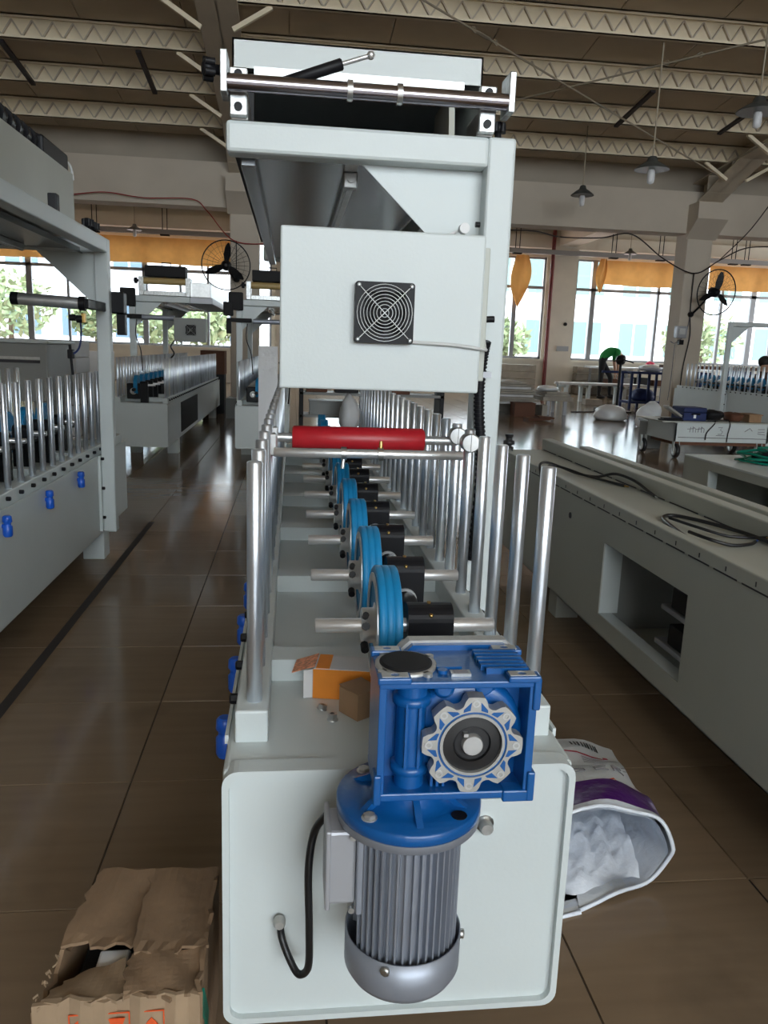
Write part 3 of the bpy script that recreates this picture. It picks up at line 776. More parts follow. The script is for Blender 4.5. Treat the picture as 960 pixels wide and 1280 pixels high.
# silver output flange with eight lobes
def lobes(n=96):
    P = []
    for i in range(n):
        a = 2*PI*i/n; k = (a - PI/2*0.98) * 8/(2*PI); fr = abs(k - round(k))
        r = .0585 if fr < .235 else (.0585 - (.0585-.0475)*min(1, (fr-.235)/.16))
        P.append((CX + r*math.cos(a), CZ + r*math.sin(a)))
    return P
m = MB(); inn = [(CX + .0405*math.cos(2*PI*i/96), CZ + .0405*math.sin(2*PI*i/96)) for i in range(96)]
m.ring(lobes(), inn, 'y', .806, .822); fl = m.build('output_flange', 'castgrey', gm)
for k in range(8):
    a = PI/2*.98 + k*PI/4; c = V(CX + .051*math.cos(a), .806, CZ + .051*math.sin(a))
    MB().lathe(c, (0,-1,0), [(.0046,-.004),(.0046,.0008),(.0025,.0008),(.0025,-.003)], 10, False).build('bolt_hole', 'steel', fl)
    a2 = a + PI/8
    m = MB()
    u = V(math.cos(a2), 0, math.sin(a2)); w = V(-math.sin(a2), 0, math.cos(a2)); c = V(CX, .8056, CZ)
    for s_ in (-1, 1):
        q = [c + u*.0422 + w*s_*.0022, c + u*.0415 + w*s_*.0105, c + u*.0505 + w*s_*.0150, c + u*.0452 + w*s_*.0035]
        m.add([p for p in q] + [p + V(0,.002,0) for p in q], [(0,1,2,3), (4,7,6,5), (0,4,5,1), (1,5,6,2), (2,6,7,3), (3,7,4,0)])
    m.build('flange_pocket', 'gearblue', fl)
MB().lathe((CX, .812, CZ), (0,-1,0), [(.0405,0),(.0405,.004),(.0378,.004),(.0378,.0),(.0405,0)], 48, False).build('inner_groove', 'gearblue', fl)
MB().lathe((CX, .813, CZ), (0,-1,0), [(.0378,0),(.0378,.007),(.0345,.007),(.0345,.0),(.0378,0)], 48, False).build('seal_seat', 'castgrey', fl)
MB().lathe((CX, .815, CZ), (0,-1,0), [(.0345,0),(.0345,.004),(.022,.006),(.0215,.001),(.013,.001)], 48, False, cap=False).build('oil_seal', 'rubber', fl)
MB().lathe((CX, .816, CZ), (0,-1,0), [(.021,0),(.021,.004),(.0195,.005),(.0125,.005)], 36, False, cap=False).build('hollow_shaft', 'hooddark', fl)
m = MB(); m.cyl((CX, .90, CZ), (CX, .804, CZ), .0122, 28, ch=.001); m.box(CX-.011, CX-.006, .804, .812, CZ+.011, CZ+.015); m.build('shaft_end', 'steel', fl)
# rear blue flange above the gearbox
m = MB(); m.prism([(.135,.70),(.283,.70),(.283,.734),(.270,.747),(.148,.747),(.135,.734)], 'y', .914, .93); rf = m.build('rear_flange', 'castgrey', gbx)
m = MB(); m.prism([(.139,.70),(.279,.70),(.279,.733),(.267,.744),(.151,.744),(.139,.733)], 'y', .905, .918); m.build('rear_cover', 'gearblue', rf)
# motor
MX, MY = .1475, .865
m = MB(); m.lathe((MX, MY, .5535), (0,0,1), [(.0865,0),(.0885,.002),(.0885,.0135),(.0865,.0155),(.06,.0155),(.045,.022),(.038,.04)], 56)
for a in (.5, 1.6, 2.6, 3.7, 4.75, 5.8):
    u = V(math.cos(a), math.sin(a), 0); w = V(-math.sin(a), math.cos(a), 0)
    p = [V(MX, MY, .568) + u*.035 + w*s_*.004 for s_ in (-1, 1)] + [V(MX, MY, .568) + u*.076 + w*s_*.004 for s_ in (1, -1)]
    q = [V(MX, MY, .592) + u*.035 + w*s_*.004 for s_ in (-1, 1)]
    m.add(p + q, [(0,1,2,3), (0,4,5,1), (1,5,2), (0,3,4), (4,3,2,5)])
fb = m.build('blue_flange', 'gearblue', gm)
for a in (.75, 2.33, 3.9, 5.5):
    c = V(MX + .0735*math.cos(a), MY + .0735*math.sin(a), .5685)
    m = MB(); m.lathe(c, (0,0,1), [(.0095,0),(.0095,.0015)], 14)
    if a < 5: m.lathe(c, (0,0,1), [(.0075,.001),(.0075,.005),(.006,.006)], 6, False)
    m.build('flange_bolt', 'steel' if a < 5 else 'black', fb)
m = MB(); m.lathe((MX, MY, .536), (0,0,1), [(.066,0),(.08,.004),(.0875,.008),(.0875,.0175)], 56); m.build('end_shield', 'motorgrey', gm)
m = MB(); m.cyl((MX, MY, .37), (MX, MY, .538), .0585, 40); mh = m.build('stator_housing', 'motorgrey', gm)
fin_me = MB().box(.056, .0672, -.0011, .0011, .372, .537).mesh('fin', 'motorgrey')
wide_me = MB().box(.056, .0672, -.0011, .0011, .372, .537).box(.056, .066, .0045, .0065, .372, .537).mesh('fin', 'motorgrey')
for k in range(44):
    a = 2*PI*k/44
    if abs(((a - PI + PI) % (2*PI)) - PI) < .32: continue
    inst(fin_me, 'fin', mh, (MX, MY, 0), rot=(0, 0, a))
m = MB()
m.lathe((MX, MY, .326), (0,0,1), [(.030,.001),(.058,.0),(.068,.004),(.0735,.014),(.0735,.060),(.0715,.060),(.0715,.016),(.06,.006)], 56); fc = m.build('fan_cowl', 'motorgrey', gm)
for a in (4.3, 6.1):
    MB().lathe((MX + .0735*math.cos(a), MY + .0735*math.sin(a), .378), (math.cos(a), math.sin(a), 0), [(.006,0),(.006,.004),(.003,.005)], 8).build('cowl_screw', 'zinc', fc)
# terminal box on the left
m = MB(); m.rbox(.048, .083, .838, .892, .438, .536, .004); tb = m.build('terminal_box', 'boxgrey', gm)
m = MB(); m.rbox(.046, .052, .832, .898, .434, .540, .002); m.build('terminal_lid', 'boxgrey', tb)
m = MB(); m.rbox(.083, .092, .83, .9, .428, .538, .002); m.build('terminal_base', 'motorgrey', tb)
for z in (.433, .531): MB().cyl((.078, .838, z), (.078, .832, z), .004, 8).build('lid_screw', 'zinc', tb)
m = MB(); m.tube(smoothpath([(.05, .90, .52), (.035, .91, .49), (.028, .905, .44), (.03, .905, .36), (.031, .91, .30), (.027, .92, .272), (.016, .93, .262), (.003, .945, .278), (-.006, .955, .30), (-.009, .972, .315)], 8), .0052, 10)
m.build('power_cable', 'cable', gm)
MB().lathe((-.009, .968, .315), (0,-1,0), [(.0085,0),(.0085,.008),(.006,.012)], 12).build('cable_grommet', 'castgrey', t1)

# ------------------------------------------------------------------ small things on the machine bed
def carton(name, label, c, ang, sx, sy, sz, mtl, cat, top=None):
    t = thing(name, label, cat, c)
    R = Matrix.Rotation(ang, 3, 'Z'); c = Vector(c)
    ux, uy = R @ V(1,0,0), R @ V(0,1,0)
    m = MB().obox(c + V(0,0,sz/2), ux, uy, V(0,0,1), sx/2, sy/2, sz/2); m.build('carton_body', mtl, t)
    return t, ux, uy
t, ux, uy = carton('printed_carton', 'open orange and white carton lying on the machine bed', (.105, 1.216, .5405), -.16, .125, .06, .05, 'orange', 'box')
c = V(.105, 1.216, .5405)
m = MB(); m.obox(c + V(0,0,.0505), ux, uy, V(0,0,1), .062, .029, .0008); m.build('carton_top', 'cartonwhite', t)
m = MB(); m.obox(c - ux*.0628 + V(0,0,.025), uy, V(0,0,1), ux, .029, .024, .0008); m.build('carton_end', 'cartonwhite', t)
m = MB(); m.obox(c - ux*.0665 - uy*.0285 + V(0,0,.0245), (ux + uy*.35), V(0,0,1), (uy - ux*.35), .0115, .024, .0008); m.build('carton_tab', 'white', t)
m = MB(); m.obox(c - ux*.047 + V(0,0,.0516), ux, uy, V(0,0,1), .011, .029, .0008); m.build('orange_band', 'orange', t)
fl0 = c - ux*.0625 + V(0,0,.051)
m = MB(); d = (-ux*.9 + V(0,0,-.32)).normalized(); m.obox(fl0 + d*.018 + uy*.006, d, uy, d.cross(uy), .02, .027, .0007); m.build('carton_flap', 'cartonprint', t)
t, ux, uy = carton('kraft_carton', 'small plain brown carton beside the blue gearbox', (.110, 1.142, .5405), .62, .045, .045, .042, 'kraft', 'box')
c = V(.110, 1.142, .5405)
m = MB(); d = (ux + V(0,0,.12)).normalized(); m.obox(c + V(0,0,.0435) + uy*.001, ux, (uy + V(0,0,.06)), V(0,0,1), .0225, .0225, .0006); m.build('carton_lid', 'kraft', t)
def hexnut(label, c, r=.0075, h=.008, tilt=(0,0,1)):
    m = MB(); m.lathe(c, tilt, [(r*.5,0),(r,0),(r,h),(r*.5,h),(r*.5,0)], 6, False); m.lathe(c, tilt, [(r*1.15,0),(r*1.15,.002),(r*.5,.002)], 12)
    return tag(m.build('hex_nut', 'zinc'), label, 'nut')
hexnut('steel nut lying nearest the orange carton', (.052, 1.155, .5405), tilt=(.3, .2, 1))
hexnut('steel nut nearer the front edge of the machine bed', (.067, 1.118, .5405), h=.011)
hexnut('tiny steel nut left of the orange carton end', (.031, 1.232, .5405), .005, .005)

# ================================================================== OTHER MACHINES
# left neighbour
t2, X, B, RB, dz = machine(-1.417, .967, 3.6, 'grey wrapping machine at the left edge, blue plugs along its side', detail=2)
m = MB(); m.box(-1.57, -1.0, 1.95, 3.95, 1.555, 1.825); h2 = m.build('hood', 'paint_shaded', t2)
m = MB(); 
for k in range(26): m.cyl((-1.07, 2.75 + .045*k, 1.875), (-1.07, 2.775 + .045*k, 1.875), .045 if k % 2 else .036, 12)
m.build('spring_guard', 'black', h2)
m = MB(); m.rbox(-1.12, -1.01, 3.55, 3.92, 1.825, 1.90, .01); m.build('guard_motor', 'black', h2)
m = MB(); m.tube(smoothpath([(-1.03, 3.9, 1.88), (-1.01, 3.95, 1.86), (-1.0, 3.95, 1.80)]), .006, 6); m.build('guard_cable', 'cablegrey', h2)
for yk in (3.2,):
    m = MB(); m.rbox(-.905, -.872, yk, yk+.04, 1.545, 1.62, .004); m.build('latch', 'black', t2)
for yk in (3.72, 3.83):
    starknob(t2, (-.89, yk, 1.5535), (0, 0, 1), .025, .05)
m = MB(); m.cyl((-1.16, 3.62, 1.255), (-.91, 3.62, 1.245), .0255, 20); pr = m.build('press_roller', 'steel', t2)
m = MB(); m.cyl((-1.19, 3.62, 1.256), (-1.158, 3.62, 1.255), .0265, 20); m.build('roller_cap', 'black', pr)
m = MB(); m.cyl((-.912, 3.62, 1.245), (-.885, 3.62, 1.2445), .030, 20); m.rbox(-.90, -.87, 3.60, 3.95, 1.225, 1.265, .004); m.build('roller_bracket', 'black', pr)
m = MB(); m.cyl((-.96, 3.64, 1.185), (-.935, 3.64, 1.185), .014, 10); m.cyl((-.935, 3.64, 1.185), (-.90, 3.64, 1.18), .008, 8); m.cyl((-.93, 3.64, 1.18), (-.905, 3.64, 1.18), .017, 10); m.build('valve', 'black', pr)
m = MB(); m.rbox(-.91, -.895, 3.63, 3.66, 1.165, 1.205, .002); m.build('valve_block', 'brass', pr)
m = MB(); m.tube(smoothpath([(-.915, 3.64, 1.165), (-.915, 3.64, 1.11), (-.925, 3.64, 1.06), (-.945, 3.64, 1.035), (-.965, 3.64, 1.03)]), .004, 8); m.build('hose', 'bluecloth', pr)
m = MB(); m.cyl((-.96, 3.65, .94), (-.965, 3.64, 1.07), .006, 8); m.rbox(-.975, -.95, 3.63, 3.66, 1.01, 1.05, .004); m.build('hose_clamp', 'black', pr)
# brackets on the far side of the upright, toward the aisle
m = MB(); m.rbox(-.865, -.80, 3.98, 4.06, 1.22, 1.32, .006); m.rbox(-.84, -.80, 4.0, 4.05, 1.12, 1.22, .004); m.build('pressure_valve', 'black', t2)

def far_head(t, ox, oy, y):
    m = MB(); m.rbox(ox+.09, ox+.50, y+.02, y+.20, 1.745, 1.855, .006); hb = m.build('glue_box', 'blackmatte', t)
    m = MB(); m.tube([(ox+.25, y+.11, 1.852), (ox+.25, y+.11, 1.89), (ox+.34, y+.11, 1.89), (ox+.34, y+.11, 1.852)], .006, 6); m.build('handle', 'black', hb)
    m = MB(); m.cyl((ox+.06, y+.03, 1.70), (ox+.52, y+.03, 1.70), .034, 14); m.build('glue_roller', 'yellowroll', t)
    for x0 in (ox+.03, ox+.50):
        m = MB(); m.rbox(x0, x0+.05, y-.01, y+.16, 1.553, 1.74, .004); m.build('bearing_block', 'zinc', t)
    m = MB(); m.rbox(ox+.08, ox+.5, y+.0, y+.1, 1.555, 1.60, .004); m.build('doctor_bar', 'zinc', t)
    m = MB(); m.rbox(ox+.50, ox+.75, y+.05, y+2.1, 1.553, 1.70, .006); m.build('side_tray', 'alum', t)
    m = MB(); m.rbox(ox+.42, ox+.77, y+.02, y+2.1, 1.49, 1.552, .004); m.build('tray_beam', 'boxgrey', t)
    starknob(t, (ox+.032, y+.04, 1.70), (-1, 0, 0), .03, .05)
    # control box with fan and pressure bar
    m = MB(); m.rbox(ox+.435, ox+.745, y-.42, y-.28, 1.10, 1.33, .004); cb = m.build('control_box', 'greyenc', t)
    fan_unit(cb, ox+.60, y-.42, 1.215, .05, True)
    m = MB(); m.cyl((ox+.12, y-.35, 1.325), (ox+.435, y-.35, 1.325), .024, 12); m.build('pressure_bar', 'motorgrey', t)
    m = MB(); m.rbox(ox-.15, ox+.0, y-.06, y, 1.44, 1.62, .01); m.rbox(ox-.13, ox+.09, y-.06, y, 1.32, 1.36, .006); m.rbox(ox-.20, ox-.10, y-.07, y, 1.38, 1.52, .01); m.rbox(ox-.17, ox-.12, y-.06, y-.01, 1.20, 1.36, .006)
    m.build('clamp_head', 'blackmatte', t)
    m = MB(); m.tube(smoothpath([(ox+.06, y-.3, 1.30), (ox+.05, y-.32, 1.15), (ox+.10, y-.35, 1.0), (ox+.12, y-.4, .80)]), .006, 6); m.build('hose', 'cable', t)
    m = MB(); m.tube(smoothpath([(ox+.45, y-.40, 1.12), (ox+.40, y-.40, 1.05), (ox+.43, y-.40, .98), (ox+.38, y-.38, .92)]), .008, 6); m.build('box_cable', 'cable', t)
def drive(t, x, y, z):
    m = MB(); m.rbox(x-.06, x+.06, y, y+.1, z-.07, z+.07, .008); g = m.build('drive_gearbox', 'black', t)
    MB().lathe((x, y, z), (0,-1,0), [(.03,0),(.03,.01),(.022,.01),(.022,.004),(.01,.004),(.01,.014)], 16).build('drive_flange', 'alum', g)
t3, X, B, RB, dz = machine(-1.605, 7.34, 5.2, 'far grey wrapping machine left of the aisle, black glue box and fan box on it', True, 0, (1.26, 3.4), 1)
far_head(t3, -1.605, 7.34, 8.6); drive(t3, -1.43, 7.43, .645)
m = MB(); m.box(-1.118, -1.112, 8.2, 9.6, .2, .50); m.build('dark_side_sheet', 'hooddark', t3)  # near-black sheet laid on the solid side
t4, X, B, RB, dz = machine(-.518, 7.34, 4.4, 'far grey wrapping machine half hidden behind the front machine', True, 0, (1.26, 3.4), 1)
far_head(t4, -.518, 7.34, 8.6); drive(t4, -.36, 7.43, .645)
t5, X, B, RB, dz = machine(6.25, 9.2, 3.3, 'far white wrapping machine right of the concrete column, slim posts', True, .10, (1.7,), 1)

# ------------------------------------------------------------------ bare machine bases on the right
def bare_base():
    x0, x1, y0, y1 = 1.067, 1.64, .6, 4.05
    t = thing('machine_bed', 'long bare grey machine base on the right with an open side hatch', 'machine bed', (1.3, 2.1, 0))
    hy0, hy1, hz0, hz1 = 1.93, 2.515, .225, .478
    m = MB(); T = .004
    m.box(x0, x0+T, y0, hy0, .154, .585); m.box(x0, x0+T, hy1, y1, .154, .585); m.box(x0, x0+T, hy0, hy1, .154, hz0); m.box(x0, x0+T, hy0, hy1, hz1, .585)
    m.box(x1-T, x1, y0, y1, .154, .585); m.box(x0, x1, y1-T, y1, .154, .585); m.box(x0, x1, y0, y1, .154, .158)
    m.build('side_skin', 'paint_shaded', t)
    m = MB(); m.box(x0+T, x0+.07, hy1, hy1+.004, hz0, hz1); m.box(x0+T, x0+.07, hy0-.004, hy0, hz0, hz1); m.box(x0+T, x0+.05, hy0, hy1, hz0-.004, hz0); m.box(x0+T, x0+.05, hy0, hy1, hz1, hz1+.004)
    m.build('hatch_frame', 'paint', t)
    m = MB(); m.box(x0+.42, x0+.43, y0+.1, y1-.05, .16, .58); m.box(x0+.05, x0+.42, hy1+.02, hy1+.03, .16, .58); m.build('shaded_inner_panel', 'greyenc', t)  # darker than the skin: shade inside the hatch put into the colour
    m = MB(); m.rbox(x0+.05, x0+.30, hy0-.1, hy0+.26, .245, .262, .004); m.rbox(x0+.05, x0+.30, hy0-.1, hy0+.24, .36, .376, .004); m.build('inner_tray', 'boxgrey', t)
    for z in (.262, .376):
        for k in range(2):
            m = MB(); m.rbox(x0+.06+.12*k, x0+.16+.12*k, hy0-.04+.04*k, hy0+.20, z, z+.065, .006); m.build('inner_switchgear', 'black', t)
    m = MB(); m.box(x0, 1.335, y0, y1, .585, .603); m.build('top_plate', 'paint_shaded', t)
    m = MB(); m.rbox(x0-.002, x0+.034, y0, y1, .583, .622, .004); m.build('front_rail', 'paint_shaded', t)
    m = MB(); m.rbox(1.33, 1.385, y0, 4.08, .575, .662, .005); m.build('rear_rail', 'paint_shaded', t)
    m = MB(); m.rbox(1.585, x1, y0, 4.2, .545, .612, .005); m.build('outer_rail', 'paint_shaded', t)
    m = MB(); m.box(1.385, 1.60, y0, y1, .56, .575); m.build('rear_plate', 'paint_shaded', t)
    y = .8; k = 0
    while y < 3.6:
        MB().box(x0-.0028, x0-.0015, y, y+.108, .5835, .5875).build('rail_slot', 'ink', t)
        MB().box(x0-.0032, x0-.002, y+.05, y+.054, .594, .606).build('rail_hole', 'ink', t)
        MB().cyl((x0+.05, y+.06, .6025), (x0+.05, y+.06, .6035), .008, 8).build('weld_spot', 'alum', t)
        y += .13
    y = 1.2
    while y < 4.0:
        MB().box(1.3275, 1.3295, y, y+.20, .604, .608).build('rail_slot', 'ink', t); y += .24
    m = MB(); m.cyl((x0+.001, 2.86, .50), (x0-.003, 2.86, .50), .012, 12); m.build('oval_hole', 'ink', t)
    for ly in (1.0, 3.1):
        for lx in (x0+.06, x1-.16):
            MB().rbox(lx, lx+.10, ly, ly+.10, 0, .156, .004).build('leg', 'paint_shaded', t)
    return t
bare_base()
def bare_base2():
    t = thing('machine_bed', 'second grey machine base at the right edge, dark slot, green hose on top', 'machine bed', (2.5, 3.0, 0))
    x0, x1, y0, y1 = 2.10, 2.75, 1.6, 4.0
    T = .004; hy0, hy1, hz0, hz1 = 1.9, 3.74, .30, .555
    m = MB(); m.box(x0, x0+T, y0, hy0, .154, .60); m.box(x0, x0+T, hy1, y1, .154, .60); m.box(x0, x0+T, hy0, hy1, .154, hz0); m.box(x0, x0+T, hy0, hy1, hz1, .60)
    m.box(x0, x1, y1-T, y1, .154, .60); m.box(x1-T, x1, y0, y1, .154, .60); m.box(x0, x1, y0, y1, .154, .16); m.build('side_skin', 'paint_shaded', t)
    m = MB(); m.box(x0+T, x0+.05, hy1-.002, hy1+.002, hz0, hz1); m.build('slot_frame', 'paint', t)
    m = MB(); m.rbox(x0-.002, x1, y0, y1, .594, .605, .003); m.build('top_plate', 'paint', t)
    m = MB(); m.box(x0+.45, x0+.46, y0+.1, y1-.1, .16, .59); m.build('shaded_inner_panel', 'hooddark', t)  # near-black: shade inside the slot put into the colour
    for ly in (1.9, 3.6):
        for lx in (x0+.03, x1-.13): MB().rbox(lx, lx+.10, ly, ly+.10, 0, .156, .004).build('leg', 'paint_shaded', t)
bare_base2()
# green hose heap, cloth and black tool on it
m = MB(); pts = []
for i in range(150):
    a = i*.35; r = .12 + .06*math.sin(i*.23) + .02*math.sin(i*1.7)
    pts.append((2.46 + r*1.25*math.cos(a), 3.66 + r*1.1*math.sin(a), .612 + .006*(i//18) + .008*math.sin(i*.9)**2))
m.tube(pts, .0065, 6); tag(m.build('hose_coil', 'greenhose'), 'tangled green hose heaped on the right machine base', 'hose')
m = MB(); n = 8
vs = [(2.40 + .022*i - .01*j, 3.50 + .008*i + .022*j, .625 + .10*math.sin(PI*j/(n-1))*(.6 + .5*i/n) + .012*math.sin(i*2.1 + j)) for i in range(n) for j in range(n)]
vs2 = [(a, b, max(.622, c - .02)) for a, b, c in vs]
fs = [(i*n+j, (i+1)*n+j, (i+1)*n+j+1, i*n+j+1) for i in range(n-1) for j in range(n-1)]
m.add(vs, fs, True); m.add(vs2, fs, True); tag(m.build('rag', 'plasticbag'), 'crumpled white cloth on the green hose', 'cloth')
m = MB(); m.bar((2.30, 3.62, .625), (2.36, 3.53, .70), .035, .05); m.bar((2.33, 3.52, .63), (2.43, 3.49, .632), .03, .02); m.rbox(2.28, 2.36, 3.60, 3.68, .618, .65, .006); tag(m.build('hand_tool', 'black'), 'black hand tool lying beside the white cloth', 'tool')
# black fitting on the end of the first base
m = MB(); m.lathe((1.115, 3.96, .603), (0,0,1), [(.020,0),(.026,.006),(.026,.022),(.016,.026),(.016,.034),(.030,.038),(.030,.056),(.018,.060),(.018,.076),(.022,.078),(.022,.09)], 12)
tag(m.build('pipe_fitting', 'rubber'), 'black ribbed fitting on the far corner of the bare base', 'fitting')
# black cables on the base
def cab(label, pts, r=.0055, endm='alum', cat='cable'):
    t = thing('cable', label, cat, pts[0]); p = smoothpath(pts, 8)
    MB().tube(p, r, 8).build('sheath', 'cable', t)
    d = (p[-1] - p[-2]).normalized(); MB().cyl(p[-1], p[-1] + d*.02, r*.6, 6).build('wire_end', endm, t); return t
z = .611
cab('black cable curving up to the rear rail of the base', [(1.052, 3.14, .50), (1.054, 3.22, .60), (1.075, 3.30, .634), (1.13, 3.36, .632), (1.17, 3.30, .622), (1.20, 3.18, .614), (1.24, 3.06, .62), (1.28, 2.98, .645), (1.305, 2.86, .640), (1.315, 2.74, .618), (1.312, 2.68, z)])
cab('short straight black cable beside the curving one', [(1.056, 3.06, .46), (1.056, 3.14, .61), (1.085, 3.22, .636), (1.13, 3.27, .632), (1.17, 3.22, .626), (1.21, 3.12, .616), (1.25, 3.0, .614), (1.29, 2.90, z)], endm='brass')
cab('black cable loop with a cut end on the base top', [(1.318, 1.80, z+.003), (1.315, 1.95, z+.003), (1.305, 2.08, z+.004), (1.265, 2.24, z+.003), (1.21, 2.33, z+.003), (1.165, 2.31, z), (1.13, 2.18, z), (1.105, 2.02, z), (1.106, 1.89, z)], .006)
cab('thin black cable inside the loop on the base top', [(1.155, 2.25, z+.012), (1.18, 2.12, z+.012), (1.24, 2.07, z), (1.30, 2.05, z), (1.318, 2.0, z+.012)], .0045, 'brass')
cab('black cable with a blue plug below the loop', [(1.12, 2.06, z+.013), (1.135, 1.98, z+.012), (1.19, 1.96, z), (1.25, 1.97, z), (1.285, 2.0, z)], .005, 'knobblue')

# ------------------------------------------------------------------ cart
def cart():
    x0, x1, y0, y1 = 4.28, 5.42, 8.45, 9.15
    t = thing('cart', 'low white steel cart on castors, loaded with tools', 'cart', (4.85, 8.8, 0))
    m = MB(); m.rbox(x0, x1, y0, y0+.03, .19, .405, .004); m.rbox(x0, x1, y1-.03, y1, .19, .405, .004); m.rbox(x0, x0+.03, y0, y1, .19, .405, .004); m.rbox(x1-.03, x1, y0, y1, .19, .405, .004); m.build('frame', 'paint', t)
    m = MB(); m.rbox(x0-.15, x1, y0-.005, y1, .405, .420, .003); m.build('deck', 'paint_shaded', t)
    m = MB(); m.box(x0+.05, x1-.02, y0-.002, y0, .238, .244); m.build('panel_seam', 'ink', t)
    m = MB(); m.box(x0+.04, x1, y0+.04, y1-.04, .15, .20); m.build('underframe', 'brownbox', t)
    for cx, cy in ((x0+.06, y0+.05), (x0-.10, y1-.15), (x1-.08, y0+.05), (x1-.08, y1-.1)):
        m = MB(); m.lathe((cx-.02, cy, .085), (1,0,0), [(.055,0),(.082,.002),(.085,.01),(.085,.03),(.082,.038),(.055,.04)], 24); w = m.build('castor', 'rubber', t)
        m = MB(); m.lathe((cx-.024, cy, .085), (1,0,0), [(.012,0),(.05,.002),(.056,.004),(.056,.044),(.05,.046),(.012,.048)], 20); m.build('wheel_disc', 'alum', w)
        m = MB(); m.box(cx-.034, cx-.028, cy-.025, cy+.025, .075, .21); m.box(cx+.028, cx+.034, cy-.025, cy+.025, .075, .21); m.build('fork', 'paint', w)
    # handle hoop
    m = MB(); m.tube(smoothpath([(x1+.02, y0+.02, .20), (x1+.20, y0+.04, .45), (x1+.42, y0+.08, .72)], 3), .012, 8); m.build('handle', 'alum', t)
    # chalked marks on the side
    def stroke(pts): MB().tube([(x0+a, y0-.002, b) for a, b in pts], .0035, 5).build('marking', 'inkgrey', t)
    for a in (.18, .28): 
        stroke([(a, .30), (a+.01, .36)]); stroke([(a-.03, .335), (a+.05, .345)]); stroke([(a+.04, .30), (a+.035, .365)]); stroke([(a+.04, .36), (a+.07, .34), (a+.07, .30)])
    stroke([(.52, .36), (.57, .365), (.545, .335), (.575, .315), (.56, .285), (.52, .285)]); stroke([(.50, .27), (.60, .27)])
    stroke([(.84, .32), (.90, .36), (.93, .33)]); stroke([(1.0, .35), (1.08, .352)]); stroke([(1.0, .32), (1.08, .322)]); stroke([(1.0, .30), (1.09, .29)])
    return t
cart()
m = MB(); m.tube(smoothpath([(4.78, 8.50, .44), (4.74, 8.438, .40), (4.66, 8.436, .30), (4.65, 8.436, .22)]), .007, 6); m.tube(smoothpath([(4.92, 8.48, .45), (4.93, 8.438, .40), (4.915, 8.436, .3), (4.91, 8.436, .2)]), .006, 6); m.tube([(4.70, 8.52, .432), (4.80, 8.50, .44), (4.92, 8.50, .445)], .007, 6)
tag(m.build('dangling_cable', 'cable'), 'black cables hanging over the side of the white cart', 'cable')
def lump(name, label, cat, c, s, mt, seed, n=14):
    rnd = random.Random(seed); m = MB(); bm = bmesh.new(); bmesh.ops.create_icosphere(bm, subdivisions=3, radius=1)
    ph = [(rnd.uniform(2, 5), rnd.uniform(0, 6)) for _ in range(6)]
    for v in bm.verts:
        p = v.co; d = 1 + .10*math.sin(p.x*ph[0][0]+ph[0][1]) + .10*math.sin(p.y*ph[1][0]+ph[1][1]) + .10*math.sin(p.z*ph[2][0]+ph[2][1]) + .06*math.sin(p.x*7+p.y*5+ph[3][1]) + .05*math.sin(p.z*9-p.y*6)
        q = p*d; v.co = V(c[0] + q.x*s[0], c[1] + q.y*s[1], max(c[2], c[2] + s[2]*.8 + q.z*s[2]))
    m.frombm(bm, True); return tag(m.build(name, mt), label, cat)
def toolcase(label, c, sx, sy, sz, mt, name='tool_case', cat='case'):
    t = thing(name, label, cat, c); x, y, z = c
    MB().rbox(x-sx/2, x+sx/2, y-sy/2, y+sy/2, z, z+sz*.62, .012).build('case_body', mt, t)
    MB().rbox(x-sx/2, x+sx/2, y-sy/2, y+sy/2, z+sz*.64, z+sz, .012).build('case_lid', mt, t)
    MB().tube([(x-sx*.15, y-sy/2-.004, z+sz*.5), (x-sx*.15, y-sy/2-.03, z+sz*.55), (x+sx*.15, y-sy/2-.03, z+sz*.55), (x+sx*.15, y-sy/2-.004, z+sz*.5)], .008, 6).build('handle', 'black', t)
    return t
tc = toolcase('dark blue tool case with white sticker on the cart', (4.56, 8.70, .4205), .28, .30, .15, 'bluecloth')
MB().box(4.54, 4.57, 8.546, 8.549, .45, .49).build('sticker', 'white', tc)
lump('black_bag', 'black crumpled bag in the middle of the cart', 'bag', (4.83, 8.66, .4205), (.11, .12, .075), 'blackmatte', 3)
lump('dark_rag', 'dark brown rag bundle on the cart right half', 'cloth', (5.085, 8.66, .4205), (.095, .12, .06), 'brownbox', 5)
t = thing('orange_box', 'brownish orange box at the right end of the cart', 'box', (5.27, 8.62, .4205))
MB().rbox(5.20, 5.35, 8.52, 8.75, .4205, .50, .004).build('box_body', 'kraft', t); MB().rbox(5.19, 5.36, 8.51, 8.76, .50, .515, .003).build('box_lid', 'kraft', t)
m = MB(); m.obox((4.31, 8.60, .53), (.8, 0, -.5), (0, 1, 0), (.5, 0, .8), .10, .07, .004); m.obox((4.31, 8.60, .515), (.8, 0, -.5), (0, 1, 0), (.5, 0, .8), .10, .07, .003); tag(m.build('metal_sheet', 'alum'), 'bent bright metal sheet leaning on the cart tool case', 'sheet')
m = MB(); m.rbox(4.15, 4.40, 8.50, 8.62, .4205, .435, .003); m.rbox(4.17, 4.38, 8.51, 8.6, .436, .45, .003); tag(m.build('flat_tools', 'black'), 'flat black tools at the left end of the cart', 'tool')
